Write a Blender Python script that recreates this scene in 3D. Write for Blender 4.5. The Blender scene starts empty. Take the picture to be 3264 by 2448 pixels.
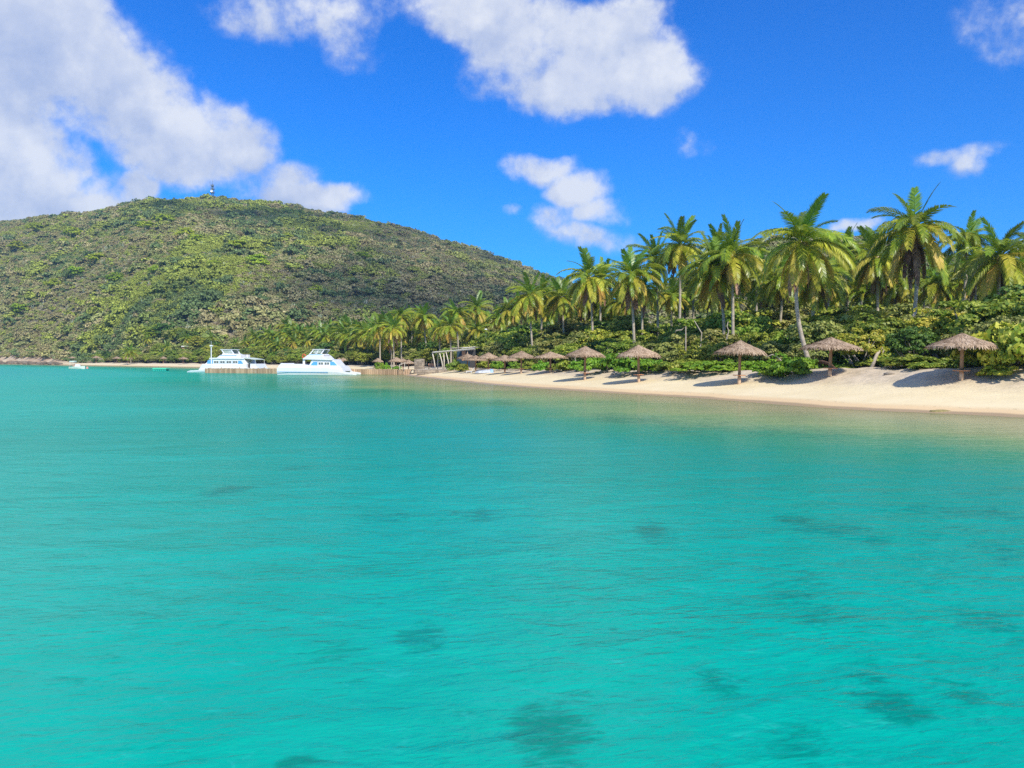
import bpy, bmesh, math, random
import numpy as np
from mathutils import Vector, Matrix, Euler
R = math.radians
random.seed(7); rng = np.random.default_rng(7)
scene = bpy.context.scene
COL = scene.collection
FP, CX, HY, CAMH = 2716.0, 1632.0, 1147.0, 2.4      # focal length in photo pixels, centre column, horizon row, eye height

# ---------------------------------------------------------------- camera, sky, sun, exposure
cam = bpy.data.objects.new('camera', bpy.data.cameras.new('camera')); COL.objects.link(cam)
cam.location = (0, 0, CAMH); cam.rotation_euler = (R(90) - math.atan((1224 - HY) / FP), 0, 0)
cam.data.sensor_width = 36; cam.data.lens = FP / 3264 * 36
cam.data.clip_start = .1; cam.data.clip_end = 6000
scene.camera = cam
SUN = Vector((.36, -.74, .82)).normalized()
sun = bpy.data.objects.new('sun', bpy.data.lights.new('sun', 'SUN')); COL.objects.link(sun)
sun.data.energy = 4.0; sun.data.angle = R(.53); sun.data.color = (1, .94, .84)
sun.rotation_euler = SUN.to_track_quat('Z', 'Y').to_euler()
scene.view_settings.view_transform = 'Standard'; scene.view_settings.look = 'None'
scene.view_settings.exposure = 0.45; scene.view_settings.gamma = 1
scene.view_settings.use_curve_mapping = False
scene.cycles.max_bounces = 6; scene.cycles.diffuse_bounces = 2; scene.cycles.glossy_bounces = 3
scene.cycles.transparent_max_bounces = 8; scene.cycles.transmission_bounces = 3
scene.cycles.sample_clamp_indirect = 4
scene.cycles.use_denoising = False

class NT:
    """small wrapper for building node trees"""
    def __init__(s, tree): s.t = tree; s.n = tree.nodes; s.l = tree.links
    def new(s, typ, **kw):
        n = s.n.new(typ)
        for k, v in kw.items(): setattr(n, k, v)
        return n
    def put(s, sock, v):
        if v is None: return
        if isinstance(v, bpy.types.NodeSocket): s.l.new(v, sock)
        else:
            if sock.type == 'RGBA' and hasattr(v, '__len__') and len(v) == 3: v = (*v, 1)
            sock.default_value = v
    def math(s, op, a, b=None, c=None, clamp=False):
        n = s.new('ShaderNodeMath', operation=op, use_clamp=clamp)
        for i, v in enumerate((a, b, c)): s.put(n.inputs[i], v)
        return n.outputs[0]
    def vec(s, op, a, b=None, c=None):
        n = s.new('ShaderNodeVectorMath', operation=op)
        for i, v in enumerate((a, b, c)): s.put(n.inputs[i], v)
        return n.outputs['Value'] if op in ('DOT_PRODUCT', 'LENGTH') else n.outputs[0]
    def mix(s, f, a, b):
        n = s.new('ShaderNodeMix', data_type='RGBA')
        s.put(n.inputs[0], f); s.put(n.inputs[6], a); s.put(n.inputs[7], b); return n.outputs[2]
    def noise(s, v, scale, detail=3, rough=.5, dist=0):
        n = s.new('ShaderNodeTexNoise'); s.put(n.inputs['Vector'], v)
        n.inputs['Scale'].default_value = scale; n.inputs['Detail'].default_value = detail
        n.inputs['Roughness'].default_value = rough; n.inputs['Distortion'].default_value = dist
        return n.outputs[0]
    def smooth(s, v, a, b, lo=0.0, hi=1.0):
        n = s.new('ShaderNodeMapRange', interpolation_type='SMOOTHSTEP')
        s.put(n.inputs[0], v); n.inputs[1].default_value = a; n.inputs[2].default_value = b
        n.inputs[3].default_value = lo; n.inputs[4].default_value = hi; return n.outputs[0]
    def ramp(s, v, stops):
        n = s.new('ShaderNodeValToRGB'); s.put(n.inputs[0], v); e = n.color_ramp.elements
        while len(e) < len(stops): e.new(.5)
        for i, (p, c) in enumerate(stops): e[i].position = p; e[i].color = (*c, 1)
        return n.outputs[0]
    def attr(s, name, typ='GEOMETRY'):
        return s.new('ShaderNodeAttribute', attribute_name=name, attribute_type=typ)

# ---- sky: Nishita plus clouds, both in directions of the real sky
world = bpy.data.worlds.new('World'); scene.world = world; world.use_nodes = True
world.node_tree.nodes.clear(); w = NT(world.node_tree)
sky = w.new('ShaderNodeTexSky', sky_type='NISHITA', sun_disc=False)
sky.sun_elevation = math.asin(SUN.z); sky.sun_rotation = math.atan2(SUN.x, SUN.y)
sky.altitude = 0; sky.air_density = 1.0; sky.dust_density = .25; sky.ozone_density = 2.5
def px_dir(px, py):
    """azimuth, elevation of a photo pixel"""
    v = cam.rotation_euler.to_matrix() @ Vector(((px - CX) / FP, (1224 - py) / FP, -1)); v.normalize()
    return math.atan2(v.x, v.y), math.asin(v.z)
D = 3264 / 2212
BLOBS = [(40,50,170,110,1.0),(160,150,160,85,1.0),(290,225,150,85,1.0),(400,275,120,75,1.0),(485,325,85,75,1.0),(330,320,80,45,.9),
 (590,400,80,52,.75),(700,440,100,34,.8),(420,360,110,50,.9),(640,435,120,36,.9),(-30,320,170,110,1.1),(90,380,130,85,1.1),(0,440,260,45,1.0),(290,405,42,30,.8),(180,425,110,40,1.0),
 (640,30,150,60,.62),(720,90,75,45,.42),(1020,20,120,65,.95),(1130,90,140,80,1.0),(1290,90,120,70,1.0),(1400,150,95,75,1.0),
 (1230,170,170,60,.9),(1080,160,110,70,.62),(1370,40,75,50,.85),(900,10,100,40,.5),
 (1180,362,85,36,.85),(1265,405,65,42,.8),(1325,455,60,28,.6),(1215,480,60,30,.5),(1310,515,110,34,.66),(1110,465,26,16,.45),
 (2020,322,55,18,.42),(2080,338,38,30,.45),(2125,300,45,18,.42),(2190,40,70,60,.36),(2080,40,60,35,.25),(1505,320,45,30,.3),(1850,490,40,14,.6),(2250,560,160,50,.5),(-250,100,200,300,.9)]
grp = bpy.data.node_groups.new('cloud_mass', 'ShaderNodeTree')
grp.interface.new_socket('v', in_out='INPUT', socket_type='NodeSocketVector')
grp.interface.new_socket('m', in_out='OUTPUT', socket_type='NodeSocketFloat')
g = NT(grp); gi = g.new('NodeGroupInput'); go = g.new('NodeGroupOutput'); acc = None
for (bx, by, rx, ry, amp) in BLOBS:
    a, e = px_dir(bx * D, by * D); sx, sy = FP / (rx * D * 1.18), FP / (ry * D * 1.18)
    q = g.vec('MULTIPLY_ADD', gi.outputs[0], (sx, sy, 0), (-a * sx, -e * sy, 0))
    d2 = g.vec('DOT_PRODUCT', q, q)
    m = g.math('MULTIPLY_ADD', d2, -amp * .8, amp)
    if acc is None: acc = m
    else: acc = g.math('SMOOTH_MAX', acc, m, .22)
g.l.new(g.math('MAXIMUM', acc, -1.0), go.inputs[0])
tc = w.new('ShaderNodeTexCoord'); dirv = tc.outputs['Generated']
sep = w.new('ShaderNodeSeparateXYZ'); w.l.new(dirv, sep.inputs[0])
az = w.math('ARCTAN2', sep.outputs[0], sep.outputs[1]); el = w.math('ARCSINE', sep.outputs[2])
def cv(dx, dy):
    c = w.new('ShaderNodeCombineXYZ'); w.put(c.inputs[0], w.math('ADD', az, dx) if dx else az); w.put(c.inputs[1], w.math('ADD', el, dy) if dy else el)
    return c.outputs[0]
def mass(v):
    n = w.new('ShaderNodeGroup'); n.node_tree = grp; w.l.new(v, n.inputs[0]); return n.outputs[0]
warp = w.new('ShaderNodeTexNoise'); w.l.new(dirv, warp.inputs['Vector']); warp.inputs['Scale'].default_value = 9; warp.inputs['Detail'].default_value = 6
wv = w.vec('MULTIPLY_ADD', warp.outputs['Color'], (.09, .07, 0), (-.045, -.035, 0))
v0 = w.vec('ADD', cv(0, 0), wv); v1 = w.vec('ADD', cv(.008, .03), wv)
m0, m1 = mass(v0), mass(v1)
n_big = w.noise(dirv, 14, 9, .56, .1); n_fine = w.noise(dirv, 40, 7, .6); n_gen = w.noise(dirv, 3.2, 9, .6)
outside = w.math('MAXIMUM', w.smooth(w.math('ABSOLUTE', az), .62, .85), w.smooth(el, .42, .6))
gen = w.math('MULTIPLY', w.math('MULTIPLY', w.smooth(n_gen, .46, .60), outside), w.smooth(el, .02, .12))
dens = w.math('ADD', w.math('MULTIPLY_ADD', w.math('SUBTRACT', n_big, .5), 1.5, m0), w.math('MULTIPLY', w.math('SUBTRACT', n_fine, .5), .95))
cover = w.math('MULTIPLY', w.smooth(dens, .0, .8), w.smooth(w.math('MULTIPLY_ADD', dens, .55, w.math('MULTIPLY', m0, .45)), -.05, .62)); cover = w.math('MAXIMUM', cover, gen)
top = w.smooth(w.math('SUBTRACT', m0, m1), -.12, .38)
bright = w.math('ADD', w.math('MULTIPLY', top, .42), w.math('MULTIPLY', w.smooth(w.math('ADD', w.math('MULTIPLY', w.noise(dirv, 9, 6, .58), .7), w.math('MULTIPLY', n_fine, .3)), .34, .68), .8), clamp=True)
ccol = w.mix(bright, (.33, .40, .58), (.66, .68, .72))
hs = w.new('ShaderNodeHueSaturation'); hs.inputs['Saturation'].default_value = 1.22; hs.inputs['Value'].default_value = 1.0
w.l.new(sky.outputs[0], hs.inputs['Color'])
STR = .10
skyc = w.vec('MULTIPLY', hs.outputs[0], (STR * .08, STR * .68, STR * 1.42))
cc = ccol
allc = w.mix(w.math('MULTIPLY', cover, .93), skyc, cc)
bg = w.new('ShaderNodeBackground'); w.l.new(allc, bg.inputs[0]); bg.inputs[1].default_value = 1.0
wo = w.new('ShaderNodeOutputWorld'); w.l.new(bg.outputs[0], wo.inputs[0])

# ---------------------------------------------------------------- helpers
def tag(o, label=None, cat=None, group=None, kind=None):
    if label: o['label'] = label
    if cat: o['category'] = cat
    if group: o['group'] = group
    if kind: o['kind'] = kind
    return o
def link(name, me, parent=None, loc=None):
    o = bpy.data.objects.new(name, me); COL.objects.link(o)
    if parent: o.parent = parent
    if loc is not None: o.location = loc
    return o
def empty(name, loc, rz=0):
    o = link(name, None, loc=loc); o.rotation_euler.z = rz; o.empty_display_size = .3; return o
def mesh_np(name, V, F, mat=None, smooth=False):
    """V: (n,3) array, F: (m,k) int array of equal-sized faces"""
    V = np.asarray(V, dtype=np.float32); F = np.asarray(F, dtype=np.int32)
    me = bpy.data.meshes.new(name); me.vertices.add(len(V)); me.vertices.foreach_set('co', V.ravel())
    m, k = F.shape
    me.loops.add(m * k); me.loops.foreach_set('vertex_index', F.ravel())
    me.polygons.add(m); me.polygons.foreach_set('loop_start', np.arange(0, m * k, k, dtype=np.int32))
    me.update(calc_edges=True)
    if smooth: me.polygons.foreach_set('use_smooth', np.ones(m, dtype=bool))
    if mat: me.materials.append(mat)
    return me
class MB:
    """collects simple solids for one mesh"""
    def __init__(s): s.v = []; s.f = []
    def add(s, vs, fs):
        b = len(s.v); s.v += [tuple(v) for v in vs]; s.f += [tuple(b + i for i in f) for f in fs]; return s
    def box(s, a, b):
        x0, y0, z0 = a; x1, y1, z1 = b
        return s.add([(x0,y0,z0),(x1,y0,z0),(x1,y1,z0),(x0,y1,z0),(x0,y0,z1),(x1,y0,z1),(x1,y1,z1),(x0,y1,z1)],
              [(3,2,1,0),(4,5,6,7),(0,1,5,4),(1,2,6,5),(2,3,7,6),(3,0,4,7)])
    def prism(s, pts, y0, y1):
        """outline in x,z extruded from y0 to y1"""
        n = len(pts)
        return s.add([(x, y0, z) for x, z in pts] + [(x, y1, z) for x, z in pts],
              [tuple(range(n)), tuple(range(2*n-1, n-1, -1))] + [(i, n+i, n+(i+1) % n, (i+1) % n) for i in range(n)])
    def tube(s, pts, rad, n=8, cap=True):
        pts = [Vector(p) for p in pts]; rs = rad if hasattr(rad, '__len__') else [rad] * len(pts)
        b = len(s.v); up = Vector((.31, .17, 1)) if abs((pts[-1]-pts[0]).normalized().z) < .8 else Vector((1, .2, 0))
        for i, p in enumerate(pts):
            d = (pts[min(i+1, len(pts)-1)] - pts[max(i-1, 0)]).normalized()
            u = d.cross(up).normalized(); v = d.cross(u)
            for k in range(n):
                a = 2*math.pi*k/n; s.v.append(tuple(p + (u*math.cos(a) + v*math.sin(a)) * rs[i]))
        for i in range(len(pts)-1):
            for k in range(n):
                s.f.append((b+i*n+k, b+i*n+(k+1) % n, b+(i+1)*n+(k+1) % n, b+(i+1)*n+k))
        if cap: s.f.append(tuple(b+k for k in range(n))[::-1]); s.f.append(tuple(b+(len(pts)-1)*n+k for k in range(n)))
        return s
    def lathe(s, prof, n=16, c=(0, 0, 0)):
        b = len(s.v)
        for r, z in prof:
            for k in range(n):
                a = 2*math.pi*k/n; s.v.append((c[0]+r*math.cos(a), c[1]+r*math.sin(a), c[2]+z))
        for i in range(len(prof)-1):
            for k in range(n): s.f.append((b+i*n+k, b+i*n+(k+1) % n, b+(i+1)*n+(k+1) % n, b+(i+1)*n+k))
        return s
    def mesh(s, name, mat=None, bevel=0, smooth=False):
        me = bpy.data.meshes.new(name); me.from_pydata(s.v, [], s.f); me.update()
        bm = bmesh.new(); bm.from_mesh(me); bmesh.ops.recalc_face_normals(bm, faces=bm.faces)
        if bevel: bmesh.ops.bevel(bm, geom=list(bm.edges), offset=bevel, segments=2, affect='EDGES', profile=.5, clamp_overlap=True)
        bm.to_mesh(me); bm.free()
        if smooth: me.polygons.foreach_set('use_smooth', [True]*len(me.polygons))
        if mat: me.materials.append(mat)
        return me
    def build(s, name, mat, parent=None, loc=None, bevel=0, smooth=False):
        return link(name, s.mesh(name, mat, bevel, smooth), parent, loc)

# value noise in numpy for shaping terrain and tinting plants
_perm = np.random.default_rng(3).random((256, 256))
def vnoise(x, y):
    xi = np.floor(x).astype(int); yi = np.floor(y).astype(int); fx = x-xi; fy = y-yi
    fx = fx*fx*(3-2*fx); fy = fy*fy*(3-2*fy)
    a = _perm[xi % 256, yi % 256]; b = _perm[(xi+1) % 256, yi % 256]; c = _perm[xi % 256, (yi+1) % 256]; d = _perm[(xi+1) % 256, (yi+1) % 256]
    return (a*(1-fx)+b*fx)*(1-fy) + (c*(1-fx)+d*fx)*fy
def fbm(x, y, o=4):
    t = 0; s = 0; a = 1
    for i in range(o): t = t + a*vnoise(x*2**i + 17*i, y*2**i + 31*i); s += a; a *= .5
    return t/s
def sst(x, a, b):
    t = np.clip((x-a)/(b-a), 0, 1); return t*t*(3-2*t)

# ---------------------------------------------------------------- the lie of the land
shore = [(400,-200),(120,-60),(60,0),(38,18),(27,28.5),(21.5,35),(19.6,38),(17,40.2),(14.9,43.9),(13.1,49.8),(10.2,56.7),(6.2,62.7),(3.8,68.6),(-.9,78.5),
 (-9.9,108.6),(-15.4,128),(-18,140),(-24,160),(-36,185),(-58,215),(-80,245),(-103,275),(-119,295),(-155,335),(-212,400),(-255,450),(-310,505),(-430,600),(-900,900),(-3000,1600)]
for _ in range(2):
    q = [shore[0]]
    for a, b in zip(shore[:-1], shore[1:]):
        q += [(a[0]*.75+b[0]*.25, a[1]*.75+b[1]*.25), (a[0]*.25+b[0]*.75, a[1]*.25+b[1]*.75)]
    shore = q + [shore[-1]]
SH = np.array(shore, float)
LAND = np.vstack([SH, [(-3000, 4000), (4000, 4000), (4000, -200)]])
def shore_dist(x, y):
    """metres inland (positive) or offshore (negative)"""
    x = np.atleast_1d(np.asarray(x, float)); y = np.atleast_1d(np.asarray(y, float)); shp = x.shape; x = x.ravel(); y = y.ravel()
    best = np.full(x.shape, 1e18)
    for (ax, ay), (bx, by) in zip(SH[:-1], SH[1:]):
        dx, dy = bx-ax, by-ay; L = dx*dx+dy*dy
        t = np.clip(((x-ax)*dx+(y-ay)*dy)/L, 0, 1); best = np.minimum(best, (x-ax-t*dx)**2+(y-ay-t*dy)**2)
    ins = np.zeros(x.shape, bool); P = LAND
    for i in range(len(P)):
        (ax, ay), (bx, by) = P[i], P[(i+1) % len(P)]
        if ay == by: continue
        c = ((ay > y) != (by > y)) & (x < (bx-ax)*(y-ay)/(by-ay)+ax); ins ^= c
    return (np.sqrt(best)*np.where(ins, 1, -1)).reshape(shp)
RX = [-2500,-900,-400,0,150,300,430,520,680,830,960,1090,1180,1300,1420,1535,1625,1712,1785,1860,1960,2100,2300,2600,3300]
RY = [1147,930,770,704,692,672,648,638,632,643,661,683,701,733,767,804,834,868,890,928,985,1040,1080,1110,1147]
QX = [1700,1850,1960,2060,2180,2350,2450,2600,2750,2900,3100,3264,3600,4400]
QY = [1147,1075,1005,950,885,800,765,758,772,805,845,880,930,1147]
FX = [-2500,-300,0,150,300,450,600,800,1300,2000,3300]
FY = [700,600,540,500,435,375,345,335,330,330,330]
def land(x, y, full=False):
    x = np.asarray(x, float); y = np.asarray(y, float)
    s = shore_dist(x, y); yy = np.maximum(y, 20); px = CX + x/yy*FP
    # beach and dune
    Hd = np.interp(y, [35,45,58,75,95,130,600], [2.15,2.1,1.75,1.35,1.15,1.0,1.0])
    st = np.interp(y, [40,60,100,140], [11.5,10.5,9,9])
    lump = (fbm(x*.35+5, y*.35, 3)-.5)
    zb = .125*np.minimum(s, 6.2) + (Hd-.775+lump*.7)*sst(s, 5.8, st) + .0*s
    zb = zb + np.clip(s-14, 0, 40)*.02 + (fbm(x*1.3, y*1.3, 2)-.5)*.12*sst(s, 5, 8)
    cl = sst(-px, -255, -120)                                   # low earth cliff at the far left
    zb = zb + cl*(4.6*(.55+.9*fbm(x*.05, y*.05, 3)))*sst(s, 5, 13)
    off = -s
    depth = np.interp(off, [0,5,10,17,40,90,160,400], [0,.26,.62,1.6,2.9,5.5,8,10])
    z = np.where(s > 0, zb, -depth)
    # big hill
    zr = CAMH + (HY-np.interp(px, RX, RY)-9)/FP*850; Yf = np.interp(px, FX, FY); Yr = np.interp(px, [-400, 400, 3000], [930, 850, 850])
    zr = zr*Yr/850
    t = (y-Yf)/(Yr-Yf); tc_ = np.clip(t, 0, 1)
    gul = (fbm(x*.012+3, y*.008, 4)-.5)*44*tc_*(1-tc_)*1.4 + (fbm(x*.05, y*.05, 3)-.5)*6*sst(t, 0, .2)*(1-.6*sst(t, .8, 1))
    h1 = zr*(1.22*tc_-.22*tc_**2) + gul*np.clip(zr/120, 0, 1)
    h1 = np.where(t > 1, zr-(y-Yr)*.3, h1); h1 = np.where((t > 0) & (zr > 3), h1, 0)
    # small hill behind the palms on the right
    zr2 = CAMH + (HY-np.interp(px, QX, QY)-6)/FP*260; t2 = (y-112)/(260-112); tc2 = np.clip(t2, 0, 1)
    h2 = zr2*(1.2*tc2-.2*tc2**2) + (fbm(x*.04, y*.04, 3)-.5)*5*tc2
    h2 = np.where(t2 > 1, zr2-(y-260)*.3, h2); h2 = np.where((t2 > 0) & (px > 1700) & (zr2 > 3), h2, 0)
    hh = np.maximum(h1, h2)
    z = np.where(s > 6, np.maximum(z, z*.0+hh+np.where(hh > 0, zb, 0)*sst(-hh, -6, 0)), z)
    z = np.where((s > 6) & (hh <= 0), zb, z)
    if full: return z, s, px, np.maximum(np.where(zr > 3, t, -1), np.where((px > 1700) & (zr2 > 3), t2, -1))
    return z
def gz(x, y): return float(land(np.array([x]), np.array([y]))[0])
def at(px, d): return (px-CX)/FP*d                               # x of a photo column at depth d
def zpx(py, d): return CAMH + (HY-py)/FP*d                       # height of a photo row at depth d

# ---------------------------------------------------------------- materials
MATS = {}
def principled(name, rough=.6, spec=.3):
    m = bpy.data.materials.new(name); m.use_nodes = True; m.node_tree.nodes.clear(); n = NT(m.node_tree)
    b = n.new('ShaderNodeBsdfPrincipled'); b.inputs['Roughness'].default_value = rough; b.inputs['Specular IOR Level'].default_value = spec
    o = n.new('ShaderNodeOutputMaterial'); n.l.new(b.outputs[0], o.inputs[0]); MATS[name] = m
    return m, n, b, o
def basic(name, c1, c2=None, scale=4, rough=.6, spec=.3, bump=0, bscale=None, stretch=(1,1,1), rnd=0):
    m, n, b, o = principled(name, rough, spec)
    t = n.new('ShaderNodeTexCoord').outputs['Object']
    v = n.vec('MULTIPLY', t, stretch)
    col = n.mix(n.smooth(n.noise(v, scale, 5, .6), .3, .7), c1, c2 or c1)
    if rnd:
        oi = n.new('ShaderNodeObjectInfo'); h = n.new('ShaderNodeHueSaturation')
        n.put(h.inputs['Value'], n.math('MULTIPLY_ADD', oi.outputs['Random'], rnd, 1-rnd/2)); n.l.new(col, h.inputs['Color']); col = h.outputs[0]
    n.l.new(col, b.inputs['Base Color'])
    if bump:
        bp = n.new('ShaderNodeBump'); bp.inputs['Strength'].default_value = bump; bp.inputs['Distance'].default_value = .02
        n.l.new(n.noise(v, bscale or scale*5, 4), bp.inputs['Height']); n.l.new(bp.outputs[0], b.inputs['Normal'])
    return m
def leafmat(name, c1, c2, scale=1.5, trans=.3, rough=.5, spec=.35, rnd=.25, hue=.02, tintattr=False):
    """thin leaf: reflects and lets light through"""
    m, n, b, o = principled(name, rough, spec)
    if tintattr:
        base = n.attr('tint', 'INSTANCER').outputs['Color']
        geo = n.new('ShaderNodeNewGeometry').outputs['Random Per Island']
        h0 = n.new('ShaderNodeHueSaturation'); n.l.new(base, h0.inputs['Color'])
        n.put(h0.inputs['Value'], n.math('MULTIPLY_ADD', geo, .6, .7)); col = h0.outputs[0]
    else:
        t = n.new('ShaderNodeTexCoord').outputs['Object']; oi = n.new('ShaderNodeObjectInfo')
        geo = n.new('ShaderNodeNewGeometry').outputs['Random Per Island']
        f = n.math('ADD', n.math('MULTIPLY', n.noise(t, scale, 2), .6), n.math('MULTIPLY', geo, .4))
        col = n.mix(n.smooth(f, .25, .75), c1, c2)
        h = n.new('ShaderNodeHueSaturation'); n.l.new(col, h.inputs['Color'])
        n.put(h.inputs['Hue'], n.math('MULTIPLY_ADD', oi.outputs['Random'], hue*2, .5-hue))
        n.put(h.inputs['Value'], n.math('MULTIPLY_ADD', n.math('FRACT', n.math('MULTIPLY', oi.outputs['Random'], 7.3)), rnd*2, 1-rnd)); col = h.outputs[0]
    n.l.new(col, b.inputs['Base Color'])
    tr = n.new('ShaderNodeBsdfTranslucent'); n.l.new(n.mix(.35, col, (.25, .35, .02)) if not tintattr else col, tr.inputs[0])
    mx = n.new('ShaderNodeMixShader'); mx.inputs[0].default_value = trans
    n.l.new(b.outputs[0], mx.inputs[1]); n.l.new(tr.outputs[0], mx.inputs[2]); n.l.new(mx.outputs[0], o.inputs[0])
    return m

def sand_mat():
    m, n, b, o = principled('sand', .9, .15)
    t = n.new('ShaderNodeTexCoord').outputs['Object']; s = n.attr('shore').outputs['Fac']
    dry = n.mix(n.smooth(n.noise(t, .35, 6, .6), .35, .65), (.71, .59, .355), (.76, .64, .40))
    dune = n.mix(n.smooth(n.noise(t, 1.1, 7, .65), .35, .65), (.50, .41, .28), (.66, .54, .38))
    sn = n.math('MULTIPLY_ADD', n.math('SUBTRACT', n.noise(t, .5, 4), .5), 3, s)
    col = n.mix(n.smooth(sn, 5.5, 8.5), dry, dune)
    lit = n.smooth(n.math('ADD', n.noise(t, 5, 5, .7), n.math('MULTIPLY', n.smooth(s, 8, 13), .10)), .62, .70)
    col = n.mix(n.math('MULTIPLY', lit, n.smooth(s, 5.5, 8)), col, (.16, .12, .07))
    sw = n.math('MULTIPLY_ADD', n.math('SUBTRACT', n.noise(t, .25, 3), .5), .8, s)
    col = n.mix(n.smooth(sw, 2.4, 1.2), col, (.68, .50, .28))
    wr = n.math('MULTIPLY', n.smooth(n.math('ABSOLUTE', n.math('SUBTRACT', sw, 1.75)), .28, .05), n.smooth(n.noise(t, 3.5, 5, .75), .55, .64))
    col = n.mix(n.math('MULTIPLY', wr, .75), col, (.22, .16, .08))
    wet = n.smooth(sw, .95, .45); col = n.mix(wet, col, (.40, .29, .165))
    under = n.smooth(s, 0, -9); col = n.mix(under, col, (.40, .44, .26))
    far = n.smooth(n.attr('cliff').outputs['Fac'], .1, .8)
    col = n.mix(n.math('MULTIPLY', far, n.smooth(n.noise(t, .12, 6, .7), .35, .6)), col, (.45, .31, .19))
    n.l.new(col, b.inputs['Base Color'])
    n.put(b.inputs['Roughness'], n.math('MULTIPLY_ADD', wet, -.45, .9))
    bp = n.new('ShaderNodeBump'); bp.inputs['Strength'].default_value = .7; bp.inputs['Distance'].default_value = .09
    hgt = n.math('MULTIPLY', n.math('ADD', n.noise(t, 2.6, 5, .6), n.math('MULTIPLY', n.noise(t, 9, 3), .4)), n.smooth(s, 1.5, 7, .06, 1))
    n.l.new(hgt, bp.inputs['Height']); n.l.new(bp.outputs[0], b.inputs['Normal'])
    return m
def soil_mat(name, cols, sc):
    m, n, b, o = principled(name, .95, .1)
    t = n.new('ShaderNodeTexCoord').outputs['Object']
    f = n.math('ADD', n.math('MULTIPLY', n.noise(t, sc, 6, .65), .7), n.math('MULTIPLY', n.noise(t, sc*14, 4, .7), .3))
    n.l.new(n.ramp(f, [(.3, cols[0]), (.48, cols[1]), (.6, cols[2])]), b.inputs['Base Color'])
    bp = n.new('ShaderNodeBump'); bp.inputs['Strength'].default_value = .8; bp.inputs['Distance'].default_value = .5
    n.l.new(n.noise(t, sc*18, 4, .7), bp.inputs['Height']); n.l.new(bp.outputs[0], b.inputs['Normal'])
    return m
def water_mat():
    m = bpy.data.materials.new('sea_water'); m.use_nodes = True; m.node_tree.nodes.clear(); n = NT(m.node_tree)
    t = n.new('ShaderNodeTexCoord').outputs['Object']; dp = n.attr('depth').outputs['Fac']; wd = n.attr('weed').outputs['Fac']
    # ripples: several trains, crests running mostly across the view
    vr = n.new('ShaderNodeVectorRotate', rotation_type='Z_AXIS'); n.l.new(t, vr.inputs['Vector']); vr.inputs['Angle'].default_value = R(-12)
    v1 = n.vec('MULTIPLY', vr.outputs[0], (.62, 1.5, 1))
    vr2 = n.new('ShaderNodeVectorRotate', rotation_type='Z_AXIS'); n.l.new(t, vr2.inputs['Vector']); vr2.inputs['Angle'].default_value = R(24)
    v2 = n.vec('MULTIPLY', vr2.outputs[0], (.7, 1.25, 1))
    fine = n.noise(v1, 6.5, 3, .55, .4); mid = n.noise(v2, 2.0, 3, .5, .3); big = n.noise(v1, .55, 2, .5)
    gust = n.smooth(n.noise(n.vec('MULTIPLY', t, (.5, 1, 1)), .09, 4, .6), .35, .65, .45, 1.15)
    hgt = n.math('ADD', n.math('MULTIPLY', fine, .032), n.math('ADD', n.math('MULTIPLY', mid, .07), n.math('MULTIPLY', big, .10)))
    hgt = n.math('MULTIPLY', hgt, n.math('MULTIPLY', gust, n.attr('chop').outputs['Fac']))
    bp = n.new('ShaderNodeBump'); bp.inputs['Strength'].default_value = 1.0; bp.inputs['Distance'].default_value = 1.1; n.l.new(hgt, bp.inputs['Height'])
    bp2 = n.new('ShaderNodeBump'); bp2.inputs['Strength'].default_value = .7; bp2.inputs['Distance'].default_value = 1.0; n.l.new(hgt, bp2.inputs['Height'])
    # colour of the water body by depth
    dn = n.math('MULTIPLY_ADD', n.math('SUBTRACT', n.noise(t, .06, 5, .55), .5), 2.2, dp)
    dn = n.math('MULTIPLY', n.math('ADD', dn, n.math('MULTIPLY', n.math('SUBTRACT', n.noise(v1, 1.3, 4, .6), .5), n.math('MULTIPLY', .9, n.smooth(dp, .5, 2)))), .1)
    col = n.ramp(dn, [(0, (.46, .44, .24)), (.05, (.24, .38, .18)), (.12, (.05, .30, .18)), (.20, (.0, .30, .21)), (.30, (.0, .415, .315)), (.45, (.0, .38, .33)), (.65, (.0, .26, .285)), (1, (.0, .19, .25))])
    ww = n.smooth(n.math('ADD', wd, n.math('ADD', n.math('MULTIPLY', n.math('SUBTRACT', n.noise(v1, 4.5, 4, .7, .8), .5), 3.6), n.math('MULTIPLY', n.math('SUBTRACT', n.noise(t, .8, 3, .6), .5), 1.3))), .15, 1.2)
    col = n.mix(n.math('MULTIPLY', ww, .70), col, (.0, .16, .11))
    ca = n.smooth(n.noise(v2, 4.2, 4, .65, .8), .56, .74); col = n.mix(n.math('MULTIPLY', ca, .32), col, (.03, .44, .38))  # pale flecks of caustic ripple light painted into the water colour
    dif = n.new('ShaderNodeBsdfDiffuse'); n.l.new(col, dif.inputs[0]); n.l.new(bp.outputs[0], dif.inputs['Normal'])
    tra = n.new('ShaderNodeBsdfTransparent'); n.put(tra.inputs[0], (.80, .93, .84))
    body = n.new('ShaderNodeMixShader')
    n.put(body.inputs[0], n.math('SUBTRACT', 1.0, n.math('POWER', 2.718, n.math('MULTIPLY', dp, -2.1))))
    n.l.new(tra.outputs[0], body.inputs[1]); n.l.new(dif.outputs[0], body.inputs[2])
    glo = n.new('ShaderNodeBsdfGlossy'); n.put(glo.inputs['Roughness'], n.smooth(n.attr('chop').outputs['Fac'], .3, .8, .05, .22)); n.l.new(bp2.outputs[0], glo.inputs['Normal'])
    fr = n.new('ShaderNodeFresnel'); fr.inputs[0].default_value = 1.33; n.l.new(bp2.outputs[0], fr.inputs['Normal'])
    fac = n.math('MINIMUM', n.math('MULTIPLY', fr.outputs[0], .7), .30)
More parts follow.
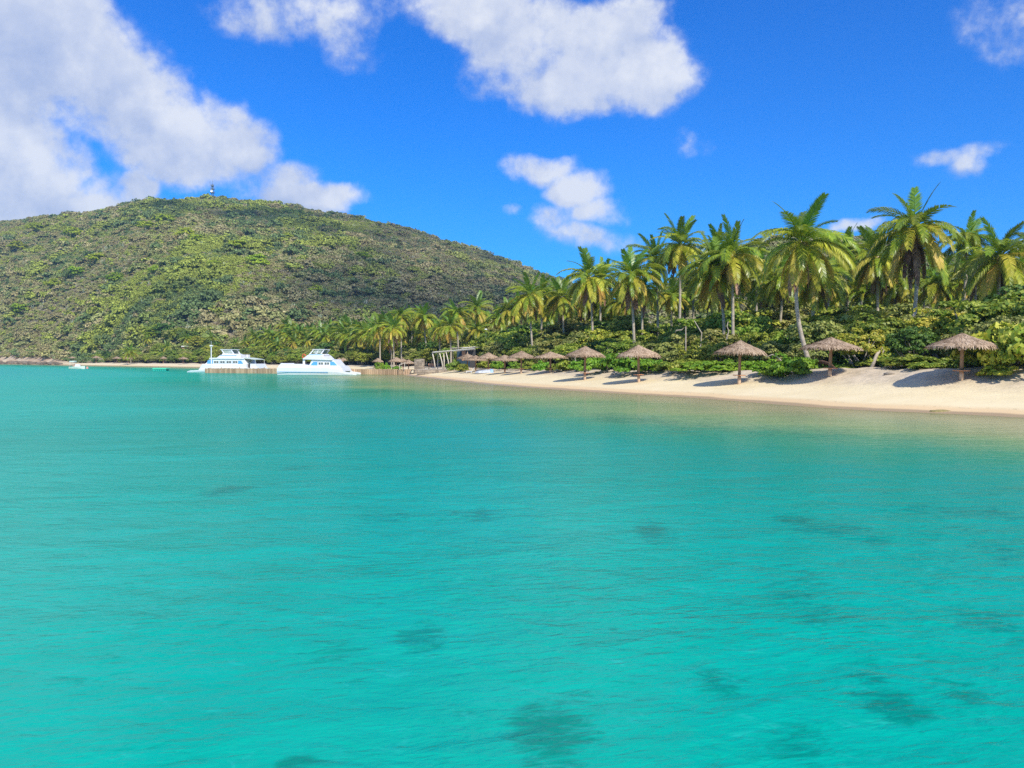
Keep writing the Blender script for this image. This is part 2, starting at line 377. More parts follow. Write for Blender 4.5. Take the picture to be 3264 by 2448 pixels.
    mx = n.new('ShaderNodeMixShader'); n.put(mx.inputs[0], fac); n.l.new(body.outputs[0], mx.inputs[1]); n.l.new(glo.outputs[0], mx.inputs[2])
    o = n.new('ShaderNodeOutputMaterial'); n.l.new(mx.outputs[0], o.inputs[0])
    return m
M_sand = sand_mat()
M_litter = soil_mat('leaf_litter', [(.07,.055,.03), (.17,.13,.07), (.34,.27,.17)], .35)
M_hill = soil_mat('dry_hillside', [(.17,.15,.08), (.22,.19,.11), (.30,.25,.16)], .03)
M_water = water_mat()
M_white = basic('white_gelcoat', (.80,.80,.78), (.74,.75,.75), 1.5, .25, .5)
M_blue = basic('blue_gelcoat', (.10,.36,.72), (.12,.40,.76), 1.5, .3, .5)
M_blueline = basic('pale_blue_stripe', (.25,.45,.72), None, 1, .3, .5)
M_glass = basic('dark_cabin_glass', (.10,.13,.12), (.16,.17,.14), 1.2, .08, .6)
M_curtain = basic('pale_windscreen_glass', (.50,.53,.47), (.35,.40,.33), 1.2, .15, .6)
M_dark = basic('dark_recess', (.05,.05,.05), None, 1, .7)
M_red = basic('red_orange_plastic', (.65,.10,.05), None, 1, .5)
M_steel = basic('stainless_rail', (.60,.61,.62), None, 1, .3, .5)
M_pier = basic('weathered_pier_plank', (.62,.42,.25), (.44,.29,.17), 3, .85, .1, .5, 20, (1,1,.25), rnd=.55)
M_pierdark = basic('pier_fender_foot', (.10,.075,.045), (.06,.05,.035), 3, .8, .1)
M_deck = basic('pier_deck_timber', (.50,.38,.25), (.40,.30,.20), 2, .85, .1, .3)
M_post = basic('umbrella_post_timber', (.40,.24,.14), (.28,.18,.11), 5, .8, .15, .5, 14, (1,1,.2))
M_shelf = basic('orange_brown_shelf_wood', (.66,.34,.18), (.52,.26,.14), 5, .7, .2)
M_foot = basic('pale_post_foot', (.66,.47,.31), (.54,.38,.25), 5, .85, .1, .4)
M_bark = basic('palm_bark', (.52,.45,.35), (.33,.28,.21), 2.5, .9, .1, .8, 9, (1,1,2.5))
M_limb = basic('grey_limb_bark', (.38,.35,.30), (.24,.21,.17), 3, .9, .1, .6)
M_stone = basic('rough_masonry_stone', (.42,.35,.26), (.26,.21,.16), 3, .95, .1, .7, 12, rnd=.5)
M_mortar = basic('pale_mortar', (.50,.44,.35), (.42,.36,.28), 4, .95, .1, .5)
M_rock = basic('shore_rock', (.24,.19,.14), (.13,.11,.08), .8, .95, .1, .8, 3, rnd=.5)
M_wpost = basic('whitewashed_post', (.70,.64,.52), (.55,.48,.38), 3, .85, .1, .3)
M_roofw = basic('white_painted_roof', (.78,.77,.72), (.68,.66,.60), 1.5, .6, .2)
M_hutblue = basic('blue_grey_board', (.02,.055,.085), (.015,.035,.05), 1, .7)
M_huttan = basic('tan_board', (.45,.26,.15), (.38,.22,.13), 1, .8)
M_green = basic('mint_green_plastic', (.08,.62,.36), (.10,.55,.35), 2, .4)
M_teal = basic('dark_teal_float', (.03,.46,.36), (.02,.34,.28), 3, .5)
M_tower = basic('galvanised_lattice', (.16,.19,.20), None, 1, .6)
M_log = basic('bleached_driftwood', (.50,.43,.34), (.34,.28,.21), 4, .9, .1, .8, 14)
M_brownlog = basic('brown_dead_trunk', (.16,.09,.05), (.10,.06,.04), 4, .9, .1, .8)
M_pink = basic('faded_pink_plastic', (.62,.30,.24), None, 1, .5)
M_palegr = basic('pale_boat_green', (.55,.66,.52), (.66,.70,.62), 1, .4)
M_tarp = basic('sky_blue_tarpaulin', (.22,.42,.72), (.35,.52,.78), 3, .7)
M_dinghy = basic('scuffed_white_grey_hull', (.52,.55,.58), (.32,.36,.40), 5, .5, .3)
M_algae = basic('olive_sea_weed_mat', (.34,.28,.12), (.22,.19,.08), 6, .9, .1, .9, 25)
M_coco = basic('coconut_husk', (.38,.24,.07), (.25,.18,.06), 3, .7)
M_cloud = basic('cloud_white', (.85,.85,.88), None, 1, 1, 0)
def thatch_mat():
    m, n, b, o = principled('dry_palm_thatch', .95, .05)
    t = n.new('ShaderNodeTexCoord').outputs['Object']; geo = n.new('ShaderNodeNewGeometry').outputs['Random Per Island']
    oi = n.new('ShaderNodeObjectInfo').outputs['Random']
    f = n.math('ADD', n.math('MULTIPLY', n.noise(t, 2.2, 4, .6), .65), n.math('MULTIPLY', geo, .35))
    col = n.ramp(f, [(.25, (.16,.11,.07)), (.42, (.34,.24,.155)), (.62, (.47,.35,.24)), (.8, (.56,.43,.30))])
    h = n.new('ShaderNodeHueSaturation'); n.l.new(col, h.inputs['Color']); n.put(h.inputs['Value'], n.math('MULTIPLY_ADD', oi, .3, .85))
    n.l.new(h.outputs[0], b.inputs['Base Color']); return m
M_thatch = thatch_mat()
L_grape = leafmat('sea_grape_leaf', (.11,.20,.015), (.42,.46,.06), .9, .28)
L_grape2 = leafmat('dull_olive_leaf', (.15,.19,.035), (.42,.41,.11), .9, .25)
L_dark = leafmat('deep_green_leaf', (.04,.10,.015), (.14,.22,.03), .9, .2)
L_shrub = leafmat('bright_shrub_leaf', (.09,.25,.012), (.30,.48,.035), 1.2, .3, rnd=.15)
L_yel = leafmat('yellowing_shrub_leaf', (.20,.30,.02), (.62,.55,.07), .8, .3, rnd=.15)
L_f0 = leafmat('young_frond_green', (.09,.20,.02), (.23,.36,.035), .8, .36, .35, .5)
L_f1 = leafmat('mature_frond_green', (.17,.27,.015), (.43,.48,.045), .8, .38, .35, .5)
L_f2 = leafmat('yellow_green_frond', (.38,.40,.03), (.66,.58,.08), .8, .38, .4, .4)
L_f3 = leafmat('ageing_golden_frond', (.60,.47,.06), (.74,.50,.13), .8, .35, .5, .3)
L_f4 = leafmat('dead_brown_frond', (.20,.115,.08), (.46,.29,.20), .8, .1, .8, .1)
L_scrub = leafmat('scrub_leaf', (.1,.1,.1), (.1,.1,.1), 1, .15, .8, .1, tintattr=True)
L_hill = leafmat('bright_hill_tree_leaf', (.20,.31,.02), (.42,.50,.05), .6, .25, .7, .1)

# ---------------------------------------------------------------- ground sheet and sea
def polar(r0, r1, nr, na, nb, amax=37):
    r = r0*(r1/r0)**(np.arange(nr)/(nr-1))
    a = np.concatenate([np.linspace(-180, -amax, nb, endpoint=False), np.linspace(-amax, amax, na, endpoint=False), np.linspace(amax, 180, nb, endpoint=False)])
    a = np.radians(a); RR, AA = np.meshgrid(r, a, indexing='ij')
    X = RR*np.sin(AA); Y = RR*np.cos(AA); n = len(a)
    i = np.arange(nr-1)[:, None]*n; j = np.arange(n)[None, :]; j2 = (j+1) % n
    F = np.stack([i+j, i+n+j, i+n+j2, i+j2], -1).reshape(-1, 4)[:, ::-1]
    return X.ravel(), Y.ravel(), F
X, Y, F = polar(1.5, 1500, 470, 430, 34)
Z, S, PX, T = land(X, Y, True)
V = np.stack([X, Y, Z], 1)
fs = S[F].mean(1); ft = T[F].mean(1); vegl = np.interp(Y[F].mean(1), [40, 100, 200], [14, 12, 13])
kind = np.where(ft > 0.0, 3, np.where(fs < -1.0, 0, np.where(fs < vegl, 1, 2)))
CLF = sst(-PX, -300, -150)
def submesh(name, mask, mat, lab=None):
    f = F[mask]; used, inv = np.unique(f, return_inverse=True)
    me = mesh_np(name, V[used], inv.reshape(-1, 4), mat, True)
    for an, arr in (('shore', S), ('cliff', CLF)):
        a = me.attributes.new(an, 'FLOAT', 'POINT'); a.data.foreach_set('value', arr[used].astype(np.float32))
    return tag(link(name, me), kind='structure')
submesh('seabed', kind == 0, M_sand); submesh('beach', kind == 1, M_sand)
submesh('ground', kind == 2, M_litter); submesh('hill', kind == 3, M_hill)
# sea surface
X2, Y2, F2 = polar(1.2, 1800, 420, 330, 30)
S2 = shore_dist(X2, Y2)
keep = S2[F2].min(1) < 2.0
dep = np.interp(-S2, [0,5,10,17,40,90,160,400], [0,.26,.62,1.6,2.9,5.5,8,10])
weed = np.zeros_like(X2)
WD = [(1030,1115,55,16,.8),(950,1120,40,12,.5),(1415,1150,38,24,1),(1560,1490,55,38,.9),(1720,1125,45,12,1),(1800,1145,80,14,1),(1880,1170,60,16,.7),(910,1385,50,32,1),(1190,1595,85,60,1.3),
      (1930,1530,62,40,1.1),(1860,1465,45,18,.6),(1720,1610,60,40,.7),(640,1655,60,20,.8),(490,1060,45,12,.9),(640,1010,30,6,.6),(2150,1350,70,40,.7),(1760,1310,80,60,.5),(1740,1260,60,40,.4),
      (1980,1100,90,12,.6),(2130,1110,90,16,.6),(2000,1200,80,14,.5),(1250,1520,60,30,.5),(700,1420,60,20,.4),(2190,1200,60,30,.5),(830,1120,70,10,.5),(2100,1500,50,40,.4)]
ca, sa = math.cos(-cam.rotation_euler.x+R(90)), 0
for (wx, wy, rx, ry, am) in WD:
    wx, wy, rx, ry = wx*D, wy*D, rx*D, ry*D
    d = CAMH*FP/(wy-HY); x0 = at(wx, d); lx = rx/FP*d*1.15; ly = d*d/(CAMH*FP)*ry*1.15
    q = ((X2-x0)/lx)**2 + ((Y2-d)/ly)**2
    weed = np.maximum(weed, am*np.clip(1-q*.6, 0, 1))
band = sst(-S2, 9, 14)*(1-sst(-S2, 16, 26))*sst(Y2, 20, 35)*.75*(fbm(X2*.12, Y2*.12, 3) > .45)*sst(fbm(X2*.12, Y2*.12, 3), .42, .6)
weed = np.maximum(weed, band)
used, inv = np.unique(F2[keep], return_inverse=True)
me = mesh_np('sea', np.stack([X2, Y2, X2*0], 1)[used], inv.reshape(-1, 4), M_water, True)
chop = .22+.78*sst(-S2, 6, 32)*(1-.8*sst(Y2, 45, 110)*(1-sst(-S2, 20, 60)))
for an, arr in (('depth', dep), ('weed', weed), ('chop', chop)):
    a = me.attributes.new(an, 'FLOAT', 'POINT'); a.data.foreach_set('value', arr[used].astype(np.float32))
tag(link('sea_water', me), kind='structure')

# ---------------------------------------------------------------- leaf clouds
def leaf_quads(C, N, size, aspect=1.0, r=None):
    """one quad per centre C with normal N"""
    r = r or rng; n = len(C); N = N/np.linalg.norm(N, axis=1, keepdims=True)
    a = r.normal(size=(n, 3)); u = np.cross(N, a); u /= np.linalg.norm(u, axis=1, keepdims=True); v = np.cross(N, u)
    sz = (size*r.uniform(.6, 1.3, n))[:, None]*.5
    u = u*sz; v = v*sz*aspect; k = N*sz*.25
    V = np.stack([C-u-v*.6-k, C+u*.7-v, C+u+v*.6-k, C-u*.7+v], 1).reshape(-1, 3)
    return V, np.arange(4*n).reshape(-1, 4)
def crown_pts(n_clump, per, rx, rz, cz, clump_r, flat=.75, seed=0, low=-.5, inner=.35):
    r = np.random.default_rng(seed)
    d = r.normal(size=(n_clump*4, 3)); d /= np.linalg.norm(d, axis=1, keepdims=True); d = d[d[:, 2] > low][:n_clump]
    rad = inner + (1-inner)*r.random(len(d))**.45
    lob = 1 + .22*np.sin(d[:, 0]*5+seed)*np.cos(d[:, 1]*4+seed*2)
    cc = d*(rad*lob)[:, None]*np.array([rx, rx, rz]) + np.array([0, 0, cz])
    cr = clump_r*r.uniform(.6, 1.35, len(cc))
    P = []; N = []
    for c, k, o in zip(cc, cr, d):
        q = r.normal(size=(per, 3)); q /= np.linalg.norm(q, axis=1, keepdims=True); q[:, 2] = np.abs(q[:, 2])*.9-.15
        q *= (r.uniform(.55, 1, per)**.6)[:, None]
        P.append(c + q*k*np.array([1.1, 1.1, flat])); N.append(q + o*.4 + np.array([0, 0, .35]) + r.normal(size=(per, 3))*.55)
    return np.vstack(P), np.vstack(N), cc
def limb_mesh(cc, base_z, seed, n=7, rad=.11, spread=.25):
    r = random.Random(seed); mb = MB(); pick = r.sample(list(range(len(cc))), n)
    for i, k in enumerate(pick):
        e = Vector(cc[k]); b = Vector((r.uniform(-spread, spread), r.uniform(-spread, spread), base_z))
        m1 = b.lerp(e, .35) + Vector((r.uniform(-.3, .3), r.uniform(-.3, .3), r.uniform(-.1, .25))); m2 = b.lerp(e, .7) + Vector((r.uniform(-.25, .25), r.uniform(-.25, .25), .15))
        mb.tube([b, m1, m2, e], [rad, rad*.75, rad*.5, rad*.25], 5)
    return mb
TREES = []
for i in range(6):
    P, N, cc = crown_pts(84, 74, 2.7, 1.75, 2.75, .60, .85, 20+i, -.75, .40)
    Vl, Fl = leaf_quads(P, N, .205)
    TREES.append((Vl, Fl, limb_mesh(cc, -.3, i, 9, .10)))
LM = {}
def tree_meshes(i, mat):
    if (i, mat.name) not in LM:
        Vl, Fl, lm = TREES[i]
        if ('t', i) not in LM: LM[('t', i)] = lm.mesh('branches', M_limb, smooth=True)
        LM[(i, mat.name)] = (mesh_np('crown', Vl, Fl, mat), LM[('t', i)])
    return LM[(i, mat.name)]
SHR = {}
def shrub_mesh(i, mat, small=False):
    k = (i, mat.name, small)
    if k not in SHR:
        P, N, cc = crown_pts(46, 46, 1.0, .62, .30, .27 if not small else .22, .8, 60+i, -.2, .5); P[:, 2] = np.maximum(P[:, 2], -.08)
        Vl, Fl = leaf_quads(P, N, .13 if not small else .1); SHR[k] = mesh_np('shrub', Vl, Fl, mat)
    return SHR[k]

# labels that say where a plant stands
LMK = [(3360, 'beyond rightmost umbrella'), (3065, 'rightmost umbrella'), (2645, 'second umbrella from right'), (2356, 'third umbrella from right'), (2036, 'fourth umbrella from right'),
       (1864, 'fifth umbrella from right'), (1755, 'sixth umbrella from right'), (1640, 'overlapping umbrellas'), (1530, 'the dinghy'), (1440, 'the pergola'), (1337, 'the stone pillar'),
       (1235, 'pier shore end'), (1100, 'right boat bow'), (960, 'right boat stern'), (860, 'gap between boats'), (770, 'left boat stern'), (650, 'left boat bow'),
       (514, 'green swim platform'), (415, 'lone far palm'), (300, 'far-left umbrellas'), (200, 'small motorboat'), (60, 'earth cliff')]
ORD = ['leftmost', 'second from left', 'third from left', 'fourth from left', 'fifth from left', 'sixth from left', 'seventh from left', 'eighth from left', 'ninth from left', 'tenth from left'] + [f'{k}th from left' for k in range(11, 60)]
PEND = {}
def later(o, px, what, rel='behind', cat=None, group=None):
    k = min(LMK, key=lambda q: abs(q[0]-px)); phrase = k[1] if k[1].startswith('beyond') else f'{rel} {k[1]}'
    tag(o, None, cat, group); PEND.setdefault((what, phrase), []).append((px, o))
def finish_labels():
    for (what, phrase), L in PEND.items():
        L.sort(key=lambda q: q[0])
        for i, (px, o) in enumerate(L):
            o['label'] = f'{what} {phrase}' if len(L) == 1 else f'{what} {phrase}, {ORD[i]}'

# ---------------------------------------------------------------- coconut palms
def frond_mesh(name, e0, droop, L, mat, seed, hang=.4, npair=38, width=.11, ll=1.05):
    r = random.Random(seed); mb = MB(); ns = 12; p = Vector((0, 0, 0)); pts = [p.copy()]; dirs = []
    for i in range(ns):
        t = (i+.5)/ns; e = e0 - droop*t**1.25; d = Vector((math.cos(e), .06*math.sin(seed+t*2), math.sin(e))).normalized(); dirs.append(d)
        p = p + d*(L/ns); pts.append(p.copy())
    mb.tube(pts, [.045*(1-.85*i/ns)+.006 for i in range(ns+1)], 3, False)
    roll = r.uniform(-.5, .5)
    for j in range(npair):
        t = .13 + .87*(j+.5)/npair; k = min(int(t*ns), ns-1); q = pts[k].lerp(pts[k+1], t*ns-k); d = dirs[k]
        side = Vector((0, 1, 0)); nrm = d.cross(side).normalized()*-1
        if nrm.z < 0 and abs(e0) < 1.2 and e0-droop > -1.2: nrm = -nrm
        ln = ll*(.35+.65*math.sin(math.pi*min(1, t*.92+.08))**.7)*r.uniform(.85, 1.1)
        for sg in (-1, 1):
            if r.random() < .04: continue
            sd = (side*sg*math.cos(roll*.5) + nrm*sg*math.sin(roll*.5)).normalized()
            fw = .45+.9*t
            a = (sd + d*fw + nrm*r.uniform(.0, .25)).normalized(); m = q + a*ln*.5
            b2 = (sd*(1-hang*.6) + d*fw + Vector((0, 0, -hang*2.2)) + Vector((r.uniform(-.1, .1), r.uniform(-.1, .1), 0))).normalized(); e_ = m + b2*ln*.5
            wv_ = d*width*.5
            mb.add([q-wv_*.7, q+wv_*.7, m+wv_, m-wv_, e_], [(0, 1, 2, 3), (3, 2, 4)])
    return mb.mesh(name, mat)
FR = {0: [], 1: [], 2: [], 3: [], 4: [], 5: [], 6: []}
for s_ in range(4):
    FR[0].append(frond_mesh('young_frond', R(76-9*s_), R(22+14*s_), 3.6, L_f0, 10+s_, .08, ll=.8))
    FR[1].append(frond_mesh('frond', R(50-7*s_), R(70+8*s_), 4.2, L_f1, 20+s_, .30))
    FR[5].append(frond_mesh('frond', R(32-6*s_), R(75+8*s_), 4.3, L_f1, 50+s_, .45))
    FR[6].append(frond_mesh('frond', R(-4-11*s_), R(72-8*s_), 4.2, L_f1, 70+s_, .6))
    FR[2].append(frond_mesh('yellowing_frond', R(12-10*s_), R(75-2*s_), 4.2, L_f2, 30+s_, .6))
    FR[3].append(frond_mesh('golden_frond', R(-22-9*s_), R(58-6*s_), 3.7, L_f3, 40+s_, .75))
    FR[4].append(frond_mesh('dead_frond', R(-58-7*s_), R(26), 3.7, L_f4, 60+s_, .9, 34, .13, .8))
COCO = MB().lathe([(0.001,-.15),(.09,-.12),(.13,0),(.09,.12),(.001,.15)], 7).mesh('coconut', M_coco, smooth=True)
def palm(cx, cy, rpx, bx, d, label=None, dead=2, gold=6, warm=.5, bow=0.0, dark=False, name='coconut_palm', group='coconut palms behind the beach', seed=0):
    r = random.Random(seed*97+int(cx)); sc = rpx*d/FP/3.2
    X1, Z1 = at(cx, d), zpx(cy, d); X0 = at(bx, d); y0 = d + r.uniform(-.3, .3); z0 = gz(X0, y0)-.15
    root = empty(name, (X0, y0, z0)); H = Z1-z0; top = Vector((X1-X0, d-y0, H))
    n = 14; pts = []
    for i in range(n+1):
        t = i/n; pts.append(Vector((top.x*t**1.5*1.0 + bow*math.sin(math.pi*t)*H*.1, top.y*t, H*t)))
    rs = [(.17*(1-.35*t)+.09*math.exp(-t*14))*(.8+.2*sc)*(1+(.05 if i % 2 else 0)) for i, t in enumerate([i/n for i in range(n+1)])]
    MB().tube(pts, rs, 8).build('trunk', M_bark, root, smooth=True)
    plan = [(0, 5), (1, 7), (5, 8), (6, 6), (2, 7), (3, gold+2), (4, dead)]; g_ = r.uniform(0, 6.28); j = 0
    for st, cnt in plan:
        for i in range(cnt):
            j += 1
            use = st
            if dark and st in (2, 3): use = r.choice([5, 5, 2])
            elif st == 5 and r.random() < warm*.4: use = 2
            o = link(FR[use][0].name if False else {0:'young_frond',1:'frond',5:'frond',6:'frond',2:'yellowing_frond',3:'golden_frond',4:'dead_frond'}[use], r.choice(FR[use]), root)
            o.location = top + Vector((0, 0, (-.35 if st == 4 else -.06*st*.5)))
            k = sc*r.uniform(.85, 1.12); o.scale = (k, k*r.uniform(.9, 1.1), k)
            o.rotation_euler = (r.uniform(-.25, .25), r.uniform(-.12, .12), g_ + j*2.39996 + r.uniform(-.25, .25))
    if rpx > 55:
        for i in range(6):
            a = r.uniform(0, 6.28); o = link('coconut', COCO, root, top + Vector((.32*math.cos(a), .32*math.sin(a), r.uniform(-.55, -.2))))
    if label: tag(root, label, 'palm tree', group)
    else: later(root, cx, 'yellow-fronded coconut palm' if not dark else 'dark green coconut palm', 'behind', 'palm tree', group)
    return root
PALMS = [ # crown x, crown y, frond reach px, foot x, distance, dead, gold, bow, dark, label
 (2912,728,142,2885,68,9,3,.5,0,'tallest coconut palm with a thick brown skirt of dead fronds'),
 (2552,770,136,2586,64,3,4,-.9,0,'big coconut palm with a curved grey trunk behind the second umbrella from the right'),
 (2332,812,104,2338,78,3,6,0,0,'coconut palm with a straight pale trunk rising right behind the third umbrella from the right'),
 (2279,856,108,2300,80,1,5,.4,0,'coconut palm with broad drooping crown just left of the straight pale trunk'),
 (2168,782,92,2164,92,1,4,0,0,'coconut palm with slim bare trunk and high open crown, left of the twin crowns'),
 (2088,824,76,2100,98,2,2,0,1,'dark green coconut palm on a thin trunk beside the high open crown'),
 (2010,876,88,2024,86,7,5,0,0,'coconut palm with brown skirt and golden fronds above the fourth umbrella from the right'),
 (3078,764,82,3032,82,1,1,.5,1,'dark green coconut palm leaning right on a long thin trunk'),
 (3183,815,128,3176,72,2,4,0,0,'coconut palm with wide low crown near the right edge'),
 (2793,818,102,2798,80,6,5,0,0,'coconut palm with golden fronds and dead skirt left of the tallest palm'),
 (2594,868,98,2588,76,3,7,0,0,'coconut palm with white straight trunk close beside the curved trunk'),
 (2640,884,72,2634,92,0,8,0,0,'smaller yellow coconut palm on a short white trunk behind the curved palm'),
 (2461,900,74,2458,88,1,7,0,0,'yellow coconut palm low between the third and second umbrellas from the right'),
 (2496,878,78,2482,84,6,3,0,0,'coconut palm with a dark hanging skirt left of the curved trunk'),
 (2690,800,74,2700,100,0,4,0,0,'coconut palm partly hidden between the curved palm and the tallest palm'),
 (2290,788,66,2290,104,0,2,0,1,'dark coconut palm crown peeping over the twin crowns'),
 (2141,944,58,2138,104,0,5,0,0,'low green coconut palm under the high open crown'),
 (2267,932,60,2267,102,1,8,0,0,'low yellow coconut palm with ragged short trunk between taller palms'),
 (2044,922,66,2047,96,4,5,0,0,'coconut palm half hidden behind the brown-skirted palm'),
 (2410,860,72,2410,98,0,6,0,0,'coconut palm filling the gap right of the straight pale trunk'),
 (2984,905,78,2984,92,0,6,0,0,'low coconut palm between the tallest palm and the leaning dark palm'),
 (2850,900,76,2850,96,1,7,0,0,'low golden coconut palm just left of the tallest trunk'),
 (3262,870,96,3262,78,2,5,0,0,'coconut palm cut by the right edge of the view'),
 (3105,850,84,3105,90,2,4,0,0,'coconut palm behind the rightmost umbrella, between two taller crowns'),
 (1689,938,70,1703,118,4,7,-.2,0,'coconut palm with orange dead fronds leaning over the seventh umbrella from the right'),
 (1728,936,62,1724,128,6,4,0,0,'coconut palm crowded behind the orange-fronded palm'),
 (1790,945,68,1800,118,4,7,0,0,'coconut palm with yellow fan of fronds above the sixth umbrella from the right'),
 (1880,882,84,1892,104,3,7,0,0,'tall coconut palm left of the dark green crown with long grey trunk'),
 (1916,890,68,1911,112,2,7,0,0,'coconut palm with orange frond just right of the long grey trunk'),
 (1864,955,56,1866,124,4,6,0,0,'short coconut palm with red-brown skirt under the tall pair'),
 (1620,990,48,1620,150,1,7,0,0,'low yellow coconut palm left of the orange-fronded palm'),
 (1650,985,46,1655,150,4,4,0,0,'low coconut palm with brown skirt near the orange-fronded palm'),
 (1940,980,50,1940,124,0,4,0,0,'young green coconut palm between the tall pair and the brown-skirted palm'),
 (1970,960,58,1975,118,1,6,0,0,'yellow coconut palm crown low beside the brown-skirted palm'),
 (1830,990,48,1835,134,2,7,0,0,'low coconut palm under the yellow fan crown'),
 (1745,985,46,1745,142,2,8,0,0,'low golden coconut palm between two taller palms'),
 (1521,982,52,1525,175,3,7,0,0,'coconut palm with white trunk left of the pole lamp'),
 (1457,998,48,1467,160,4,6,-.2,0,'coconut palm with hanging orange fronds right above the pergola'),
 (1436,1038,46,1438,150,0,9,0,0,'low yellow coconut palm with white trunk above the pergola roof'),
 (1350,1010,44,1361,185,0,8,0,0,'coconut palm with leaning trunk above the stone pillar'),
 (1313,1010,40,1313,200,1,7,0,0,'coconut palm in the middle of the trio left of the pergola'),
 (1278,1006,43,1280,190,2,6,0,0,'leftmost coconut palm of the trio left of the pergola'),
 (1255,1046,42,1255,175,4,7,0,0,'low coconut palm with orange skirt left of the stone pillar'),
 (1211,1040,42,1212,190,1,8,0,0,'yellow coconut palm above the shore end of the pier'),
 (1521,1052,42,1521,165,0,4,0,0,'low green coconut palm beneath the white-trunked one by the pole lamp'),
 (1405,1046,44,1400,170,0,8,0,0,'low yellow coconut palm just left of the pergola palms'),
 (1490,1030,44,1490,185,0,6,0,0,'coconut palm between the orange-fronded and white-trunked palms'),
 (415,1121,25,417,338,0,3,0,0,'lone green coconut palm at the edge of the far beach'),
 (534,1106,20,534,352,0,3,0,0,'small coconut palm above the far shrubs left of the hut roof'),
 (595,1080,23,595,360,0,7,0,0,'coconut palm with yellow skirt beside the small white hut roof'),
 (676,1080,23,678,352,1,4,0,0,'coconut palm standing behind the light mast'),
 (470,1080,16,470,380,0,5,0,0,'tiny yellow coconut palm low on the hillside'),
 (692,1102,19,692,330,0,3,0,0,'small coconut palm low behind the left-hand boat bow'),
]
for i, (cx, cy, rp, d) in enumerate([(2210,890,60,108),(2360,880,64,110),(2425,930,58,100),(2520,940,62,104),(2560,960,56,106),(2700,890,66,104),(2745,870,64,108),(2760,930,60,98),(2880,940,60,100),(2940,880,70,106),(3030,920,64,100),(3060,880,66,108),(3150,930,64,98),(3225,920,64,102),(3290,800,90,88),(3330,880,80,92),(2100,930,54,112),(2180,960,50,112),(2325,960,52,108),(2640,950,56,100),(2000,960,52,112),(1905,975,50,125),(1770,1000,44,150),(1590,1015,42,170),(1560,1020,42,180),(1700,1010,44,160),(1860,1010,46,140)]):
    palm(cx, cy, rp, cx+random.uniform(-8, 8), d, None, random.choice([0, 1, 2]), random.choice([4, 6, 8]), seed=300+i, dark=(i % 5 == 2), group='coconut palms filling the wood behind the beach')
for i, (cx, cy, rp, bx, d, dd, gg, bw, dk, lab) in enumerate(PALMS):
    palm(cx, cy, rp, bx, d, lab, dd, gg, bow=bw, dark=bool(dk), seed=i)
GROVE = [(1230,1024,36,230),(1157,1053,38,225),(1096,1062,36,240),(1090,1032,33,270),(1049,1048,31,280),(1023,1060,31,270),(988,1055,29,285),(945,1055,29,290),(908,1062,28,290),
 (911,1036,27,320),(854,1064,25,310),(871,1097,24,280),(807,1068,22,330),(1183,1045,36,230),(1130,1068,34,235),(1068,1070,30,265),(1004,1075,28,275),(965,1076,27,280),(925,1080,26,285),
 (890,1078,26,300),(835,1085,22,310),(1120,1044,33,255),(1200,1068,36,210),(1232,1066,36,205),(1290,1050,36,215),(1330,1052,38,205),(1378,1050,38,200),(1255,1020,34,245),(780,1090,20,320),(750,1094,19,325)]
for i, (cx, cy, rp, d) in enumerate(GROVE + [(c[0]+14, c[1]+9, c[2]*.95, c[3]-12) for c in GROVE[:26]]):
    rp *= 1.14
    palm(cx, cy, rp, cx+random.uniform(-5, 5), d, None, random.choice([0, 1, 1]), 9, seed=100+i, dark=(i % 9 == 5), group='coconut palms in the distant grove')

